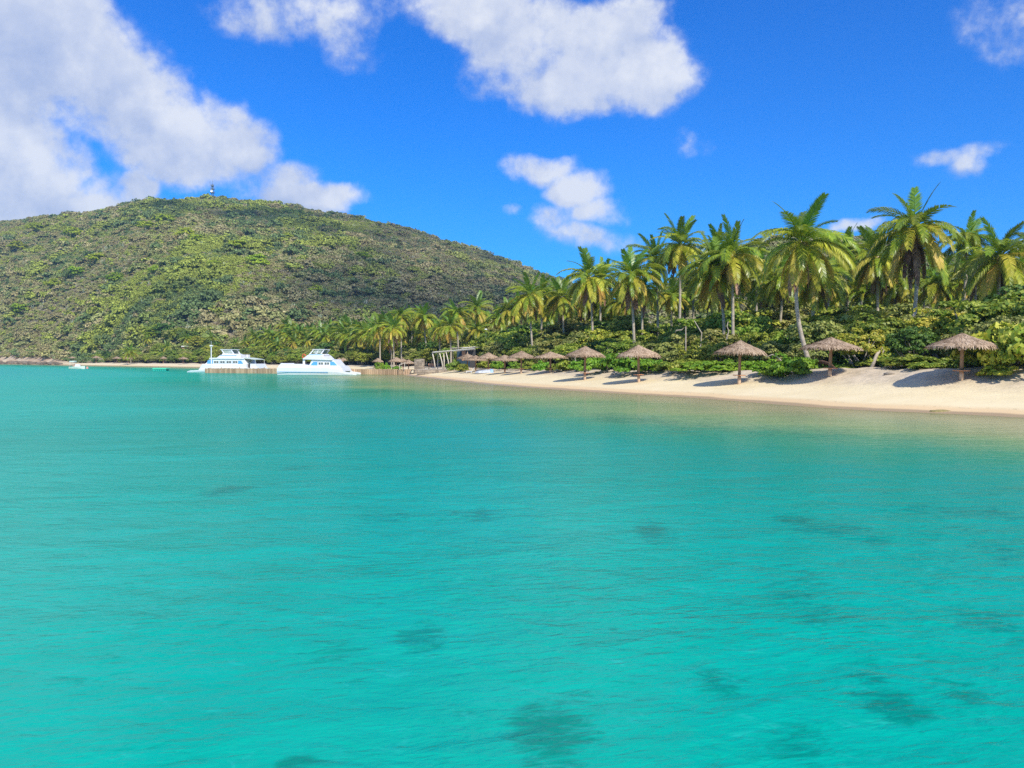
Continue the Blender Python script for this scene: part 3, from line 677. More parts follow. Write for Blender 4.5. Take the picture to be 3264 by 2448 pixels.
# ---------------------------------------------------------------- sea grape trees and shrubs
seg = np.hypot(*(SH[1:]-SH[:-1]).T); arc = np.concatenate([[0], np.cumsum(seg)])
def on_shore(a):
    x = np.interp(a, arc, SH[:, 0]); y = np.interp(a, arc, SH[:, 1]); x2 = np.interp(a+1, arc, SH[:, 0]); y2 = np.interp(a+1, arc, SH[:, 1])
    t = Vector((x2-x, y2-y)).normalized(); return x, y, Vector((t.y, -t.x))
a0 = arc[np.argmin(np.hypot(SH[:, 0]-27, SH[:, 1]-28.5))]; a1 = arc[np.argmin(np.hypot(SH[:, 0]+235, SH[:, 1]-425))]
ROWS = [(15.5, 3.6, .62, 'front row'), (19.5, 4.0, .88, 'second row'), (25, 4.4, 1.12, 'third row'), (33, 5.4, 1.3, 'back row')]
nt = 0
for off, step, sz, rn in ROWS:
    a = a0-12
    while a < a1:
        x, y, nv = on_shore(a); far = np.interp(y, [60, 140, 300], [1, 1.35, 2.1]); a += step*far*random.uniform(.8, 1.2)
        o_ = off*np.interp(y, [60, 100, 400], [1, .86, 1.0])+random.uniform(-1.3, 1.3); px_, py_ = x+nv.x*o_, y+nv.y*o_
        if py_ < 30: continue
        pc = CX+px_/py_*FP
        if pc > 3480 or pc < 225: continue
        if 1362 < pc < 1532 and py_ < 143: continue
        if 1296 < pc < 1365 and py_ < 142: continue
        if pc < 480 and off > 20: continue
        s_ = sz*random.uniform(.85, 1.2)*np.interp(y, [50, 80, 110, 200, 300], [1.0, 1.12, 1.0, 1.05, 1.15])
        s_ *= float(np.interp(pc, [1100, 1500, 1850, 2150, 2950, 3120], [1.0, 1.28, 1.05, .88, .86, 1.0]))
        mat = random.choices([L_grape, L_grape2, L_dark, L_yel], [5, 3, (.6 if 1100 < pc < 1950 else 3) if off > 18 else .8, .35])[0]
        cm, bm_ = tree_meshes(random.randrange(6), mat)
        root = empty('sea_grape_tree', (px_, py_, gz(px_, py_)-.1), random.uniform(0, 6.28)); root.scale = (s_*random.uniform(.95, 1.2), s_*random.uniform(.95, 1.2), s_)
        link('crown', cm, root); link('branches', bm_, root); nt += 1
        nm = {'sea_grape_leaf': 'green sea grape tree', 'dull_olive_leaf': 'olive sea grape tree', 'deep_green_leaf': 'dark green shade tree', 'yellowing_shrub_leaf': 'yellowish sea grape tree'}[mat.name]
        later(root, pc, f'{nm}, {rn}', 'behind', 'tree', 'sea grape trees along the beach')
print('trees', nt)
SHRUBS = [(2515,57,2.7,1.5,0),(2470,58.5,1.6,.9,0),(2556,58.5,1.5,.9,0),(2455,60,2.0,1.0,0),(2250,65.5,4.0,1.0,0),(2320,66,2.6,.9,0),(2185,68,2.6,1.2,1),(2075,72,2.4,1.2,0),(2012,74,3.0,1.6,0),(1955,78,2.6,1.7,0),(1895,80,2.8,1.6,0),(1850,85,2.0,1.2,0),(1805,89,2.2,1.2,1),
 (1725,99,2.0,1.3,0),(1765,94,1.6,1.0,1),(1690,104,1.8,1.2,1),(1586,111,1.6,1.5,0),(1545,117,2.0,1.2,1),(1450,121,2.2,1.7,1),(1475,119,1.6,1.2,1),(3170,46.3,3.4,2.0,2),(3135,48.5,2.6,1.6,1),(3215,45.2,3.6,2.4,2),(3262,44,3.2,2.2,2),(3180,44.4,1.6,.7,2),(3290,46,2.6,1.9,2),(3130,53,2.0,1.2,1),(3165,48.6,1.2,.55,0),
 (2905,52,2.8,.8,1),(2960,51.2,2.2,.8,1),(2865,53,2.2,.6,1),(3000,51,1.6,.7,1),(2935,50,1.4,.45,1),(2578,60.5,1.3,.9,0),(2385,66,2.4,.9,0),(2700,61,1.8,.45,1),(2770,60,1.6,.5,1),(2820,60,2.6,.9,1),(2660,63,1.6,.6,0),(1208,168,1.9,1.8,0),(1232,160,1.6,1.6,0),(1265,152,1.6,1.3,0),
 (2125,70.5,2.0,.8,1),(1640,108,1.6,1.1,0),(1660,107,1.5,.9,1),(2870,58.5,1.6,.5,1)]
for i, (pc, d, wd_, ht, k) in enumerate(SHRUBS):
    x = at(pc, d); mat = [L_shrub, L_grape, L_yel][k]
    o = link('shrub', shrub_mesh(i % 5, mat), None, (x, d, gz(x, d)-.05)); o.rotation_euler.z = random.uniform(0, 6.28); o.scale = (wd_*.5, wd_*.5, ht)
    later(o, pc, ['bright green shrub on the sand', 'olive green shrub on the sand', 'yellow flecked shrub on the sand'][k], 'by', 'shrub', 'low shrubs at the top of the beach')

# ---------------------------------------------------------------- thatched umbrellas
def thatch_mesh(seed):
    r = random.Random(seed); mb = MB(); n = 40; prof = [(.02, 2.93), (.18, 2.84), (.6, 2.63), (1.05, 2.44), (1.45, 2.28), (1.72, 2.12)]
    b = len(mb.v); jag = [r.uniform(-.05, .05) for _ in range(n)]
    for i, (ra, z) in enumerate(prof):
        for k in range(n):
            a = 2*math.pi*k/n; q = ra*(1+jag[k]*.6*i/5); mb.v.append((q*math.cos(a), q*math.sin(a), z+r.uniform(-.025, .025)))
    for i in range(len(prof)-1):
        for k in range(n): mb.f.append((b+i*n+k, b+(i+1)*n+k, b+(i+1)*n+(k+1) % n, b+i*n+(k+1) % n))
    pr = [p[0] for p in prof]; pz = [p[1] for p in prof]
    for ring in range(13):
        ra = .10+ring*.135; cnt = int(16+ring*10)
        for k in range(cnt):
            a = 2*math.pi*(k+r.random())/cnt; r0 = ra+r.uniform(-.06, .06); L = r.uniform(.22, .40); r1 = min(r0+L*.9, 1.80+r.uniform(-.06, .09))
            z0 = float(np.interp(r0, pr, pz))+.02; z1 = float(np.interp(r1, pr+[1.85], pz+[2.0]))+r.uniform(.0, .055)
            if r1 > 1.70: z1 -= r.uniform(.02, .16)
            w_ = r.uniform(.025, .055); da = r.uniform(-.06, .06)/max(r1, .3)
            t = (-math.sin(a), math.cos(a)); p0 = (r0*math.cos(a), r0*math.sin(a)); p1 = (r1*math.cos(a+da), r1*math.sin(a+da))
            mb.add([(p0[0]-t[0]*w_, p0[1]-t[1]*w_, z0), (p0[0]+t[0]*w_, p0[1]+t[1]*w_, z0), (p1[0]+t[0]*w_*.5, p1[1]+t[1]*w_*.5, z1), (p1[0]-t[0]*w_*.2, p1[1]-t[1]*w_*.2, z1-.02)], [(0, 1, 2, 3)])
    me = bpy.data.meshes.new('thatch_canopy'); me.from_pydata(mb.v, [], mb.f); me.update(); me.materials.append(M_thatch); return me
TH = [thatch_mesh(s) for s in range(4)]
PO = MB().tube([(0,0,.5),(.01,0,1.2),(0,.01,2.3),(0,0,2.85)], [.105,.10,.09,.07], 10).mesh('post', M_post, smooth=True)
FT = MB().tube([(0,0,-.5),(0,0,.3),(0,0,.52)], [.125,.122,.115], 12).mesh('post_foot', M_foot, smooth=True)
SF = MB().lathe([(.09,.57),(.43,.57),(.445,.60),(.43,.63),(.09,.63)], 24).mesh('round_shelf', M_shelf)
ST = [MB().tube([(.05*math.cos(a),.05*math.sin(a),1.85),(.42*math.cos(a),.42*math.sin(a),2.50)], .03, 6).mesh('strut', M_post) for a in [R(k*60+15) for k in range(6)]]
RB = [MB().tube([(.08*math.cos(a),.08*math.sin(a),2.72),(1.55*math.cos(a),1.55*math.sin(a),2.10)], .022, 5).mesh('rafter', M_post) for a in [R(k*45) for k in range(8)]]
def umbrella(px, py_top, d, wpx, label, group='thatched umbrellas standing along the beach', fin=False, i=0, full=True):
    x = at(px, d); z = gz(x, d); sxy = wpx/FP*d/3.62; top = zpx(py_top, d); sz = (top-z)/2.93
    sz = min(max(sz, .75), 1.2)
    root = empty('beach_umbrella', (x, d, z), random.uniform(0, 6.28)); r_ = random.Random(i)
    root.rotation_euler.x = r_.uniform(-.02, .02); root.rotation_euler.y = r_.uniform(-.02, .02)
    c = link('thatch_canopy', TH[i % 4], root); c.scale = (sxy, sxy, sz)
    for nm, me in (('post', PO), ('post_foot', FT), ('round_shelf', SF)):
        o = link(nm, me, root); o.scale = (max(sxy, .8), max(sxy, .8), sz)
    if full:
        for me in ST: o = link('strut', me, root); o.scale = (sxy, sxy, sz)
        for me in RB: o = link('rafter', me, root); o.scale = (sxy, sxy, sz)
    if fin: MB().tube([(0,0,2.8*sz),(0,0,3.25*sz)], [.07,.045], 8).build('finial', M_foot, root)
    tag(root, label, 'beach umbrella', group)
UM = [(3065,1062,45.3,216,'rightmost and largest thatched umbrella near the yellow flecked shrubs'),
 (2645,1075,54,190,'thatched umbrella second from the right, below the curved palm trunk'),
 (2356,1085,58.5,165,'patchy thatched umbrella third from the right, with mottled canopy'),
 (2036,1100,67,139,'thatched umbrella fourth from the right, before low bright shrubs'),
 (1864,1103,75,128,'thatched umbrella fifth from the right, with a wide flat canopy'),
 (1755,1127,90,110,'thatched umbrella sixth from the right, lower than its right neighbour'),
 (1661,1118,96,89,'thatched umbrella seventh from the right, tallest of the overlapping cluster'),
 (1609,1132,101,86,'thatched umbrella partly hidden behind the tallest one of the cluster'),
 (1556,1123,108,74,'thatched umbrella standing over the dinghy on the sand'),
 (1516,1140,114,76,'low thatched umbrella just left of the dinghy'),
 (1490,1127,121,72,'thatched umbrella with a post tip sticking out, nearest the pergola')]
for i, (a, b, c, d, l) in enumerate(UM): umbrella(a, b, c, d, l, fin=(i == 10), i=i)
UF = [(1302,1146,143,42,'thatched umbrella just left of the stone pillar'),(1263,1138,155,52,'thatched umbrella behind the shore end of the pier'),(1285,1142,160,40,'small thatched umbrella tucked between the two near the stone pillar'),
 (1204,1141,172,36,'thatched umbrella half hidden in the green shrubs behind the pier'),(1081,1140,192,30,'thatched umbrella peeping over the bow of the right-hand boat'),(1094,1143,200,26,'small thatched umbrella right beside the one over the boat bow'),
 (584,1137,303,32,'thatched umbrella on the far beach nearest the left-hand boat'),(521,1136,322,24,'thatched umbrella on the far beach above the green swim platform'),(409,1136,350,27,'thatched umbrella next to the lone palm on the far beach'),
 (373,1136,362,30,'thatched umbrella left of the lone palm on the far beach'),(307,1134,385,28,'thatched umbrella in the middle of the far-left beach'),(231,1136,420,23,'thatched umbrella farthest left on the far beach')]
for i, (a, b, c, d, l) in enumerate(UF): umbrella(a, b, c, d, l, 'thatched umbrellas on the far beach', i=i+20, full=False)

# ---------------------------------------------------------------- pier
pier = empty('wooden_pier', (-16, 137.5, 0), 0)
P0, P1 = Vector((-15.6, 138.0)), Vector((-55.4, 156.5)); pd = (P1-P0).normalized(); pl = (P1-P0).length; pn = Vector((pd.y, -pd.x))
if pn.y > 0: pn = -pn                                                # towards the camera
ang = math.atan2(pd.y, pd.x); pier.location = (P0.x, P0.y, 0); pier.rotation_euler.z = ang
sgn = 1 if (Vector((-math.sin(ang), math.cos(ang))) @ pn) > 0 else -1   # local +y side facing the camera
MB().box((0, -1.25, .72), (pl, 1.25, .84)).build('deck', M_deck, pier)
MB().box((0, sgn*1.25-.05, .55), (pl, sgn*1.25+.05, .80)).build('edge_beam', M_deck, pier)
npl = 118
PL = [MB().box((-.5, -.03, -.35), (.5, .03, .90)).mesh('plank', M_pier) for _ in range(1)]
for i in range(npl):
    w_ = pl/npl; o = link('plank', PL[0], pier, ((i+.5)*w_, sgn*(1.36+random.uniform(-.015, .015)), random.uniform(-.04, .04))); o.scale = (w_*random.uniform(.72, .93), 1, random.uniform(.94, 1.05))
mb = MB()
for i in range(0, 24):
    x_ = (i+.5)*pl/24
    for sy in (-1, 1): mb.tube([(x_, sy*1.1, -4), (x_, sy*1.1, .72)], .13, 7)
mb.build('pile', M_pierdark, pier)['kind'] = 'stuff'
for i in range(9):
    x_ = random.uniform(0, pl); MB().tube([(x_, -sgn*1.1, .8), (x_, -sgn*1.1, 1.1)], .07, 7).build('mooring_post', M_deck, pier)
tag(pier, 'long low wooden pier faced with upright weathered planks', 'pier')

# ---------------------------------------------------------------- catamaran ferries
def ferry(loc, rz, k, base_x, base_y, flip, parts_fn, label):
    root = empty('catamaran', loc, rz)
    def c(p):                                                    # photo pixel on the boat's side to local metres
        return ((p[0]-base_x)*k*flip, (base_y-p[1])*k)
    def side(name, pts, y0, y1, mat, bev=.0, par=None):
        return MB().prism([c(p) for p in pts], y0, y1).build(name, mat, par or root, bevel=bev)
    parts_fn(root, c, side); tag(root, label, 'boat', 'white and blue catamarans moored at the pier'); return root
def pontoon(root, xs, zt, hw, mat, yc):
    """slim hull: stations of (x, deck height, half width)"""
    mb = MB(); n = 8; b = 0; st = []
    for (x, z, h) in xs:
        ring = [(x, yc-h, z), (x, yc-h*.98, z*.45), (x, yc-h*.7, -.15), (x, yc, -.42), (x, yc+h*.7, -.15), (x, yc+h*.98, z*.45), (x, yc+h, z)]
        st.append(ring)
    vs = [p for r_ in st for p in r_]; m = 7; fs = []
    for i in range(len(st)-1):
        for j in range(m): fs.append((i*m+j, i*m+(j+1) % m, (i+1)*m+(j+1) % m, (i+1)*m+j))
    fs.append(tuple(range(m))); fs.append(tuple((len(st)-1)*m+j for j in range(m)))
    mb.add(vs, fs); return mb.build('hull', mat, root, smooth=False)
def windows(root, c, y, x0, x1, y0, y1, frame=M_white):
    """a pair of panes in one raised frame on the side that faces the camera and its twin"""
    for s_ in (1, -1):
        a, b = c((x0, y1)), c((x1, y0)); xa, xb = min(a[0], b[0]), max(a[0], b[0]); yy = y*s_
        f = MB().box((xa-.05, min(yy, yy+.03*s_), a[1]-.05), (xb+.05, max(yy, yy+.03*s_), b[1]+.05)).build('window', frame, root)
        xm = (xa+xb)/2
        for (p, q) in ((xa+.03, xm-.045), (xm+.045, xb-.03)):
            MB().box((p, min(yy+.01*s_, yy+.045*s_), a[1]+.03), (q, max(yy+.01*s_, yy+.045*s_), b[1]-.03)).build('pane', M_glass, f)
def right_boat(root, c, side):
    for yc in (-2.3, 2.3):
        xs = [(891,1170,.62),(930,1170,.72),(1000,1170,.75),(1060,1171,.72),(1095,1176,.6),(1112,1184,.45),(1135,1187,.28),(1149,1190,.06)]
        h = pontoon(root, [(c((x, y))[0], c((x, y))[1], q) for x, y, q in xs], 0, 0, M_white, yc)
        for s_ in (1, -1):
            yy = yc+.745*s_
            MB().prism([c(p) for p in [(894,1182.5),(1060,1184),(1060,1185.6),(894,1184.4)]], min(yy, yy+.02*s_), max(yy, yy+.02*s_)).build('blue_stripe', M_blueline, root)
    side('deck_hull', [(893,1180),(895,1165),(903,1156),(910,1156),(912,1158.5),(973,1159),(1000,1164),(1071,1164),(1088,1164),(1097,1166),(1108,1182),(1060,1184)], -2.75, 2.75, M_white, .05)
    side('cabin', [(992,1166),(1003,1144),(1071,1144),(1089,1165)], -2.35, 2.35, M_white, .04)
    side('upper_deck', [(973,1141),(978,1139),(989,1130),(1036,1130),(1050,1143),(1072,1144),(1071,1146.5),(975,1144)], -2.6, 2.6, M_white, .05)
    for yy in (-2.3, 2.3): side('deck_post', [(973,1143),(980,1143),(980,1160),(973,1160)], yy-.08, yy+.08, M_white)
    side('bridge_coaming', [(986,1131),(990,1126),(1034,1126),(1040,1131)], -1.75, 1.75, M_white, .03)
    for yy in (-1.76, 1.74): side('blue_band', [(990,1129.6),(993,1126.7),(1032,1126.7),(1036,1129.6)], yy-.015, yy+.035, M_blueline)
    side('bridge_roof', [(999,1110.5),(1041,1110.5),(1041,1112.3),(1000,1112.3)], -1.6, 1.6, M_white, .03)
    for yy in (-1.45, 1.45):
        side('windscreen', [(1000.5,1123),(1008,1113),(1032,1113),(1026,1123)], yy-.02, yy+.02, M_curtain)
        side('roof_strut', [(989,1126),(993,1126),(1006,1112),(1002,1112)], yy-.06, yy+.06, M_white)
        side('roof_strut', [(1026,1126),(1030,1126),(1040,1112),(1036,1112)], yy-.06, yy+.06, M_white)
        side('roof_strut', [(1012,1126),(1014,1126),(1021,1112),(1019,1112)], yy-.05, yy+.05, M_white)
    for s_ in (1, -1):
        yy = 2.352*s_; a, b = min(yy, yy+.02*s_), max(yy, yy+.02*s_)
        side('blue_panel', [(997.5,1163),(1008,1151.5),(1021,1151.5),(1021,1163)], a, b, M_blue)
        side('blue_panel', [(1063,1151.5),(1075,1151.5),(1086,1163),(1063,1163)], a, b, M_blue)
    windows(root, c, 2.352, 1024.5, 1040, 1153, 1161.5); windows(root, c, 2.352, 1044.5, 1060, 1153, 1161.5)
    for s_ in (1, -1):
        yy = 2.75*s_; side('vent', [(975,1174),(990,1174),(990,1177),(975,1177)], min(yy, yy+.02*s_), max(yy, yy+.02*s_), M_glass)
    x_, z_ = c((979, 1134)); MB().tube([(x_-.25+.5*math.cos(a)*.55, -1.9, z_+.05+.3*math.sin(a)) for a in [i*math.pi/6 for i in range(13)]], .09, 6, False).build('life_ring', M_red, root, smooth=True)
    MB().tube([c((973,1141))[:1]+(2.4, c((973,1141))[1]), c((973,1132))[:1]+(2.4, c((973,1132))[1])], .03, 6).build('rail_post', M_steel, root)
def left_boat(root, c, side):
    for yc in (-2.3, 2.3):
        xs = [(856,1172,.6),(820,1171,.72),(740,1171,.75),(690,1173,.72),(655,1176,.6),(640,1178.5,.5),(615,1179.5,.34),(601,1183,.08)]
        pontoon(root, [(c((x, y))[0], c((x, y))[1], q) for x, y, q in xs], 0, 0, M_white, yc)
    side('deck_hull', [(852,1186),(850,1173),(813,1173),(812,1157),(790,1160),(700,1162),(659,1158),(656,1161),(645,1177),(660,1186)], -2.75, 2.75, M_white, .05)
    side('cabin', [(662,1160),(675,1149),(683,1139),(800,1139),(812,1158),(812,1172),(665,1172)], -2.4, 2.4, M_white, .04)
    side('cabin_roof', [(680,1141),(682,1137),(714,1136.5),(790,1137),(803,1140),(803,1141.5)], -2.55, 2.55, M_white, .03)
    side('upper_deck', [(704,1137),(717,1127.5),(775,1127.5),(789,1126),(790,1137)], -2.2, 2.2, M_white, .05)
    for yy in (-2.21, 2.19): side('blue_band', [(718,1127.7),(774,1127.7),(774,1129.8),(716,1129.8)], yy-.015, yy+.035, M_blueline)
    side('bridge_roof', [(711,1107.8),(757,1108.3),(757,1110),(712,1109.8)], -1.6, 1.6, M_white, .03)
    for yy in (-1.45, 1.45):
        side('windscreen', [(722,1110.5),(747,1110.5),(754,1122),(728,1122)], yy-.02, yy+.02, M_curtain)
        side('roof_strut', [(714,1109),(718,1109),(729,1124),(724,1124)], yy-.06, yy+.06, M_white)
        side('roof_strut', [(747,1109),(751,1109),(762,1125),(757,1125)], yy-.06, yy+.06, M_white)
    side('bridge_coaming', [(718,1128),(721,1122),(761,1123),(772,1127.5)], -1.75, 1.75, M_white, .03)
    side('rear_canopy', [(797,1137),(800,1136),(840,1142),(840,1143.5),(800,1139)], -2.3, 2.3, M_palegr, .01)
    for yy in (-2.2, 2.2): MB().tube([(c((840,1143))[0], yy, c((840,1143))[1]), (c((840,1158))[0], yy, c((840,1158))[1])], .035, 6).build('canopy_post', M_steel, root)
    side('stern_locker', [(824,1157),(842,1157),(849,1173),(824,1173)], -2.5, 2.5, M_white, .04)
    side('cabin_door', [(813.2,1158),(823,1158),(823,1172),(813.2,1172)], -1.9, 1.9, M_dark)
    MB().tube([(c((795,1137))[0], 0, c((795,1137))[1]), (c((795,1126))[0], 0, c((795,1126))[1])], .12, 8).build('exhaust_stack', M_white, root)
    for s_ in (1, -1):
        yy = 2.402*s_; a, b = min(yy, yy+.02*s_), max(yy, yy+.02*s_)
        side('blue_panel', [(675,1145),(693,1145),(693,1157),(672,1157)], a, b, M_blue)
        side('blue_panel', [(781.5,1147),(792,1147),(799.5,1157.5),(781.5,1157.5)], a, b, M_blue)
        for xx in (715.5, 737.5, 760): side('blue_divider', [(xx,1146),(xx+1.2,1146),(xx+1.2,1157.5),(xx,1157.5)], a, b, M_blueline)
    for x0 in (696.5, 718.5, 741, 763): windows(root, c, 2.402, x0, x0+16.5, 1147.5, 1155.5)
pr_ang = math.atan2(-pd.y, -pd.x)                                    # along the pier, towards the shore
kr = 137/FP; kl = 163/FP
ferry((at(899, 139)+.0, 139.6, 0), R(-4), kr*.985, 891, 1193.5, 1, right_boat, 'white catamaran with short blue-panelled cabin moored in front of the pier, bow to the right')
ferry((at(843, 165.5), 165.5, 0), R(180-6), kl*.95, 856, 1186, -1, left_boat, 'white catamaran with long row of cabin windows moored behind the pier, bow to the left')

# light mast on the pier head
d_ = 157.0; x_ = at(674, d_); m_ = empty('light_mast', (x_, d_, .84)); tp = zpx(1103, d_)-.84
MB().tube([(0,0,0),(0,0,tp)], [.11,.09], 8).build('pole', M_white, m_); MB().box((-.25,-.2,tp-.05),(.3,.2,tp+.16)).build('lamp_head', M_white, m_, bevel=.03)
MB().tube([(0,0,tp+.16),(0,0,tp+.9)], .03, 5).build('aerial', M_steel, m_)
tag(m_, 'tall white light mast on the outer end of the pier', 'light mast')

# ---------------------------------------------------------------- motorboat, buoy, swim platform
d_ = 224.0; mbt = empty('motorboat', (at(246, d_), d_, 0)); k = d_/FP
def cc2(p): return ((p[0]-246)*k, (1176-p[1])*k)
vs = []; st = [(-22,.30,7,.85),(-10,.34,7.5,.95),(6,.36,8,.95),(16,.38,9,.7),(25,.42,10,.06)]
for (xx, _, zt, hw) in st: vs += [(xx*k,-hw,zt*k),(xx*k,-hw*.85,.1),(xx*k,0,-.25),(xx*k,hw*.85,.1),(xx*k,hw,zt*k)]
fs_ = []
for i in range(4):
    for j in range(5): fs_.append((i*5+j, i*5+(j+1) % 5, (i+1)*5+(j+1) % 5, (i+1)*5+j))
fs_ += [tuple(range(5)), tuple(20+j for j in range(5))]
MB().add(vs, fs_).build('hull', M_palegr, mbt)
MB().prism([(-6*k,7*k),(-3*k,15*k),(6*k,15*k),(10*k,7*k)], -.45, .45).build('console', M_white, mbt, bevel=.03)
MB().box((-21*k,-.6,22*k),(-5*k,.6,26*k)).build('tower_top', M_palegr, mbt, bevel=.03)
for xx in (-20, -7):
    for yy in (-.55, .55): MB().tube([(xx*k,yy,7*k),(xx*k,yy,22*k)], .03, 5).build('tower_leg', M_steel, mbt)
MB().box((-13*k,-.2,7*k),(-6*k,.2,16*k)).build('helm_seat', M_huttan, mbt, bevel=.04)
MB().prism([(-25*k,-3*k),(-22*k,-3*k),(-21*k,9*k),(-25*k,9*k)], -.15, .15).build('outboard_motor', M_dark, mbt, bevel=.03)
tag(mbt, 'small pale motorboat with a raised canopy floating off the far-left beach', 'motorboat')
d_ = 228.0; b_ = MB().lathe([(.001,-.3),(.26,-.2),(.36,.1),(.28,.38),(.10,.50),(.08,.62),(.001,.64)], 12).build('mooring_buoy', M_pink, None, (at(278, d_), d_, 0), smooth=True)
tag(b_, 'faded pink mooring buoy just right of the small motorboat', 'buoy')
d_ = 190.0; sp = empty('swim_platform', (at(514, d_), d_, 0), R(3))
MB().box((-1.5,-1.2,.30),(1.5,1.2,.60)).build('deck', M_green, sp, bevel=.03)
for i in range(6):
    for yy in (-1.1, .65): MB().box((-1.4+i*.475,yy,-.15),(-1.4+i*.475+.4,yy+.42,.355)).build('float', M_teal, sp, bevel=.03)
tag(sp, 'mint green floating swim platform between the motorboat and the left-hand boat', 'swim platform')

# ---------------------------------------------------------------- stone pillar, terrace, pergola, hut
def stonework(root, x0, x1, y0, y1, z0, z1, sz, seed, name='stone'):
    r = random.Random(seed); z = z0
    while z < z1-.02:
        h = sz*r.uniform(.7, 1.1); h = min(h, z1-z)
        for axis in (0, 1):
            a, b = (x0, x1) if axis == 0 else (y0, y1); p = a
            while p < b-.02:
                w_ = min(sz*r.uniform(.9, 1.9), b-p); o_ = r.uniform(.0, .06); bx = ((p+.02, y0-.05-o_, z+.015), (p+w_-.02, y0+.12, z+h-.015)) if axis == 0 else ((x1-.12, p+.02, z+.015), (x1+.05+o_, p+w_-.02, z+h-.015))
                MB().box(*bx).build(name, M_stone, root, bevel=.03); p += w_
        z += h
d_ = 134.5; x0_, x1_ = at(1320.5, d_), at(1350, d_); zb_ = gz(at(1335, d_), d_)-.2; zt_ = zpx(1144, d_)
pil = empty('stone_pillar', ((x0_+x1_)/2, d_, 0)); hw_ = (x1_-x0_)/2
MB().box((-hw_,-.0,zb_),(hw_,1.3,zt_)).build('core', M_mortar, pil)
stonework(pil, -hw_, hw_, 0, 1.3, zb_, zt_, .34, 4)
tag(pil, 'squat rough stone pillar at the shore end of the pier', 'stone pillar')
ter = empty('stone_terrace', (at(1420, 126), 126, 0)); zt_ = .98
gb = gz(at(1420, 125), 125)-.4
MB().box((-4.2,0,gb),(2.6,9,zt_)).build('platform', M_mortar, ter)
stonework(ter, -4.2, 2.6, 0, 4, max(gb, .2), zt_-.02, .36, 9)
tag(ter, 'low stone terrace under the white-posted pergola', 'terrace')
pg = empty('pergola', (at(1440, 127), 127, zt_)); k = 127/FP
def pp(px, py, y): return ((px-1440)*k, y, zpx(py, 127)-zt_)
R1 = MB()
for yo in (0, 2.6):
    MB().tube([pp(1379,1123.5,yo), pp(1425,1119.5,yo), pp(1470,1116,yo), pp(1513,1112.5,yo)], .085, 6).build('roof_beam', M_roofw, pg)
for j in range(9):
    xx = 1381+j*16; yb = np.interp(xx, [1379,1513], [1122,1111]); MB().tube([pp(xx,yb,-.3), pp(xx,yb,2.9)], .05, 5).build('cross_beam', M_roofw, pg)
a_, b_ = pp(1379,1122.4,-.2), pp(1513,1111.4,-.2); MB().add([a_, b_, (b_[0],2.8,b_[2]), (a_[0],2.8,a_[2]), (a_[0],a_[1],a_[2]+.06), (b_[0],b_[1],b_[2]+.06), (b_[0],2.8,b_[2]+.06), (a_[0],2.8,a_[2]+.06)],
    [(3,2,1,0),(4,5,6,7),(0,1,5,4),(1,2,6,5),(2,3,7,6),(3,0,4,7)]).build('roof_sheet', M_roofw, pg)
for (xt, yt, xb, yo) in ((1378,1123,1388,0),(1401,1125,1413,.1),(1414,1124,1415,.15),(1422,1123,1433,0)):
    t0, = (pp(xt, yt, yo),); MB().tube([(pp(xb,1178,yo)[0], yo, -.2), ((pp(xb,1178,yo)[0]+t0[0])/2+.05, yo, t0[2]/2), t0], [.10,.085,.07], 7).build('post', M_wpost, pg, smooth=True)
for (xt, xb) in ((1392,1390),(1440,1442)):
    t0 = pp(xt, np.interp(xt,[1379,1513],[1122,1112]), 2.6); MB().tube([(pp(xb,1178,0)[0], 2.6, 0), t0], .07, 6).build('post', M_wpost, pg, smooth=True)
tag(pg, 'open pergola with crooked whitewashed posts and a thin white roof', 'pergola')
def chairset(px, d, lab):
    r0 = empty('wooden_bench', (at(px, d), d, zt_)); MB().box((-.55,-.2,.38),(.55,.2,.45)).build('seat', M_shelf, r0); MB().box((-.55,.16,.5),(.55,.21,.85)).build('backrest', M_shelf, r0)
    for sx in (-.48,.48):
        for sy in (-.16,.16): MB().box((sx-.03,sy-.03,0),(sx+.03,sy+.03,.38)).build('leg', M_shelf, r0)
    tag(r0, lab, 'bench')
chairset(1377, 130, 'reddish wooden bench on the terrace left of the pergola posts')
hut = empty('beach_bar_hut', (at(1490, 139), 139, gz(at(1490, 139), 139)))
zg = hut.location.z; hr = zpx(1106, 139)-zg
MB().box((-1.7,0,0),(1.3,4,hr-.35)).build('wall', M_hutblue, hut)
MB().box((-.9,-.05,1.3),(-.3,.05,hr-.7)).build('tan_panel', M_huttan, hut)
MB().box((.4,-.05,.2),(1.3,.04,hr-.5)).build('door', M_dark, hut)
MB().prism([(-.9,hr-.25),(1.3,hr-.05),(1.3,hr+.05),(-.9,hr-.15)], -1.2, 1.2).build('white_awning', M_roofw, hut)
MB().prism([(-2.8,hr-.25),(2.2,hr-.05),(2.2,hr+.05),(-2.8,hr-.1)], 1.25, 4.3).build('roof', M_limb, hut)
tag(hut, 'blue-grey beach hut with a tilted white awning behind the pergola', 'beach hut')
rl = empty('handrail', (at(1282, 137), 137, .84))
for (xx, h) in ((-.4, .75), (.4, 1.05)): MB().box((xx-.04,-.04,0),(xx+.04,.04,h)).build('rail_post', M_wpost, rl)
MB().prism([(-.5,.72),(.5,1.08),(.5,1.15),(-.5,.79)], -.045, .045).build('top_rail', M_wpost, rl)
tag(rl, 'short sloping wooden handrail at the shore end of the pier', 'handrail')
d_ = 150.0; x_ = at(1549, d_); z_ = gz(x_, d_); lp = empty('lamp_post', (x_, d_, z_)); h_ = zpx(1051, d_)-z_
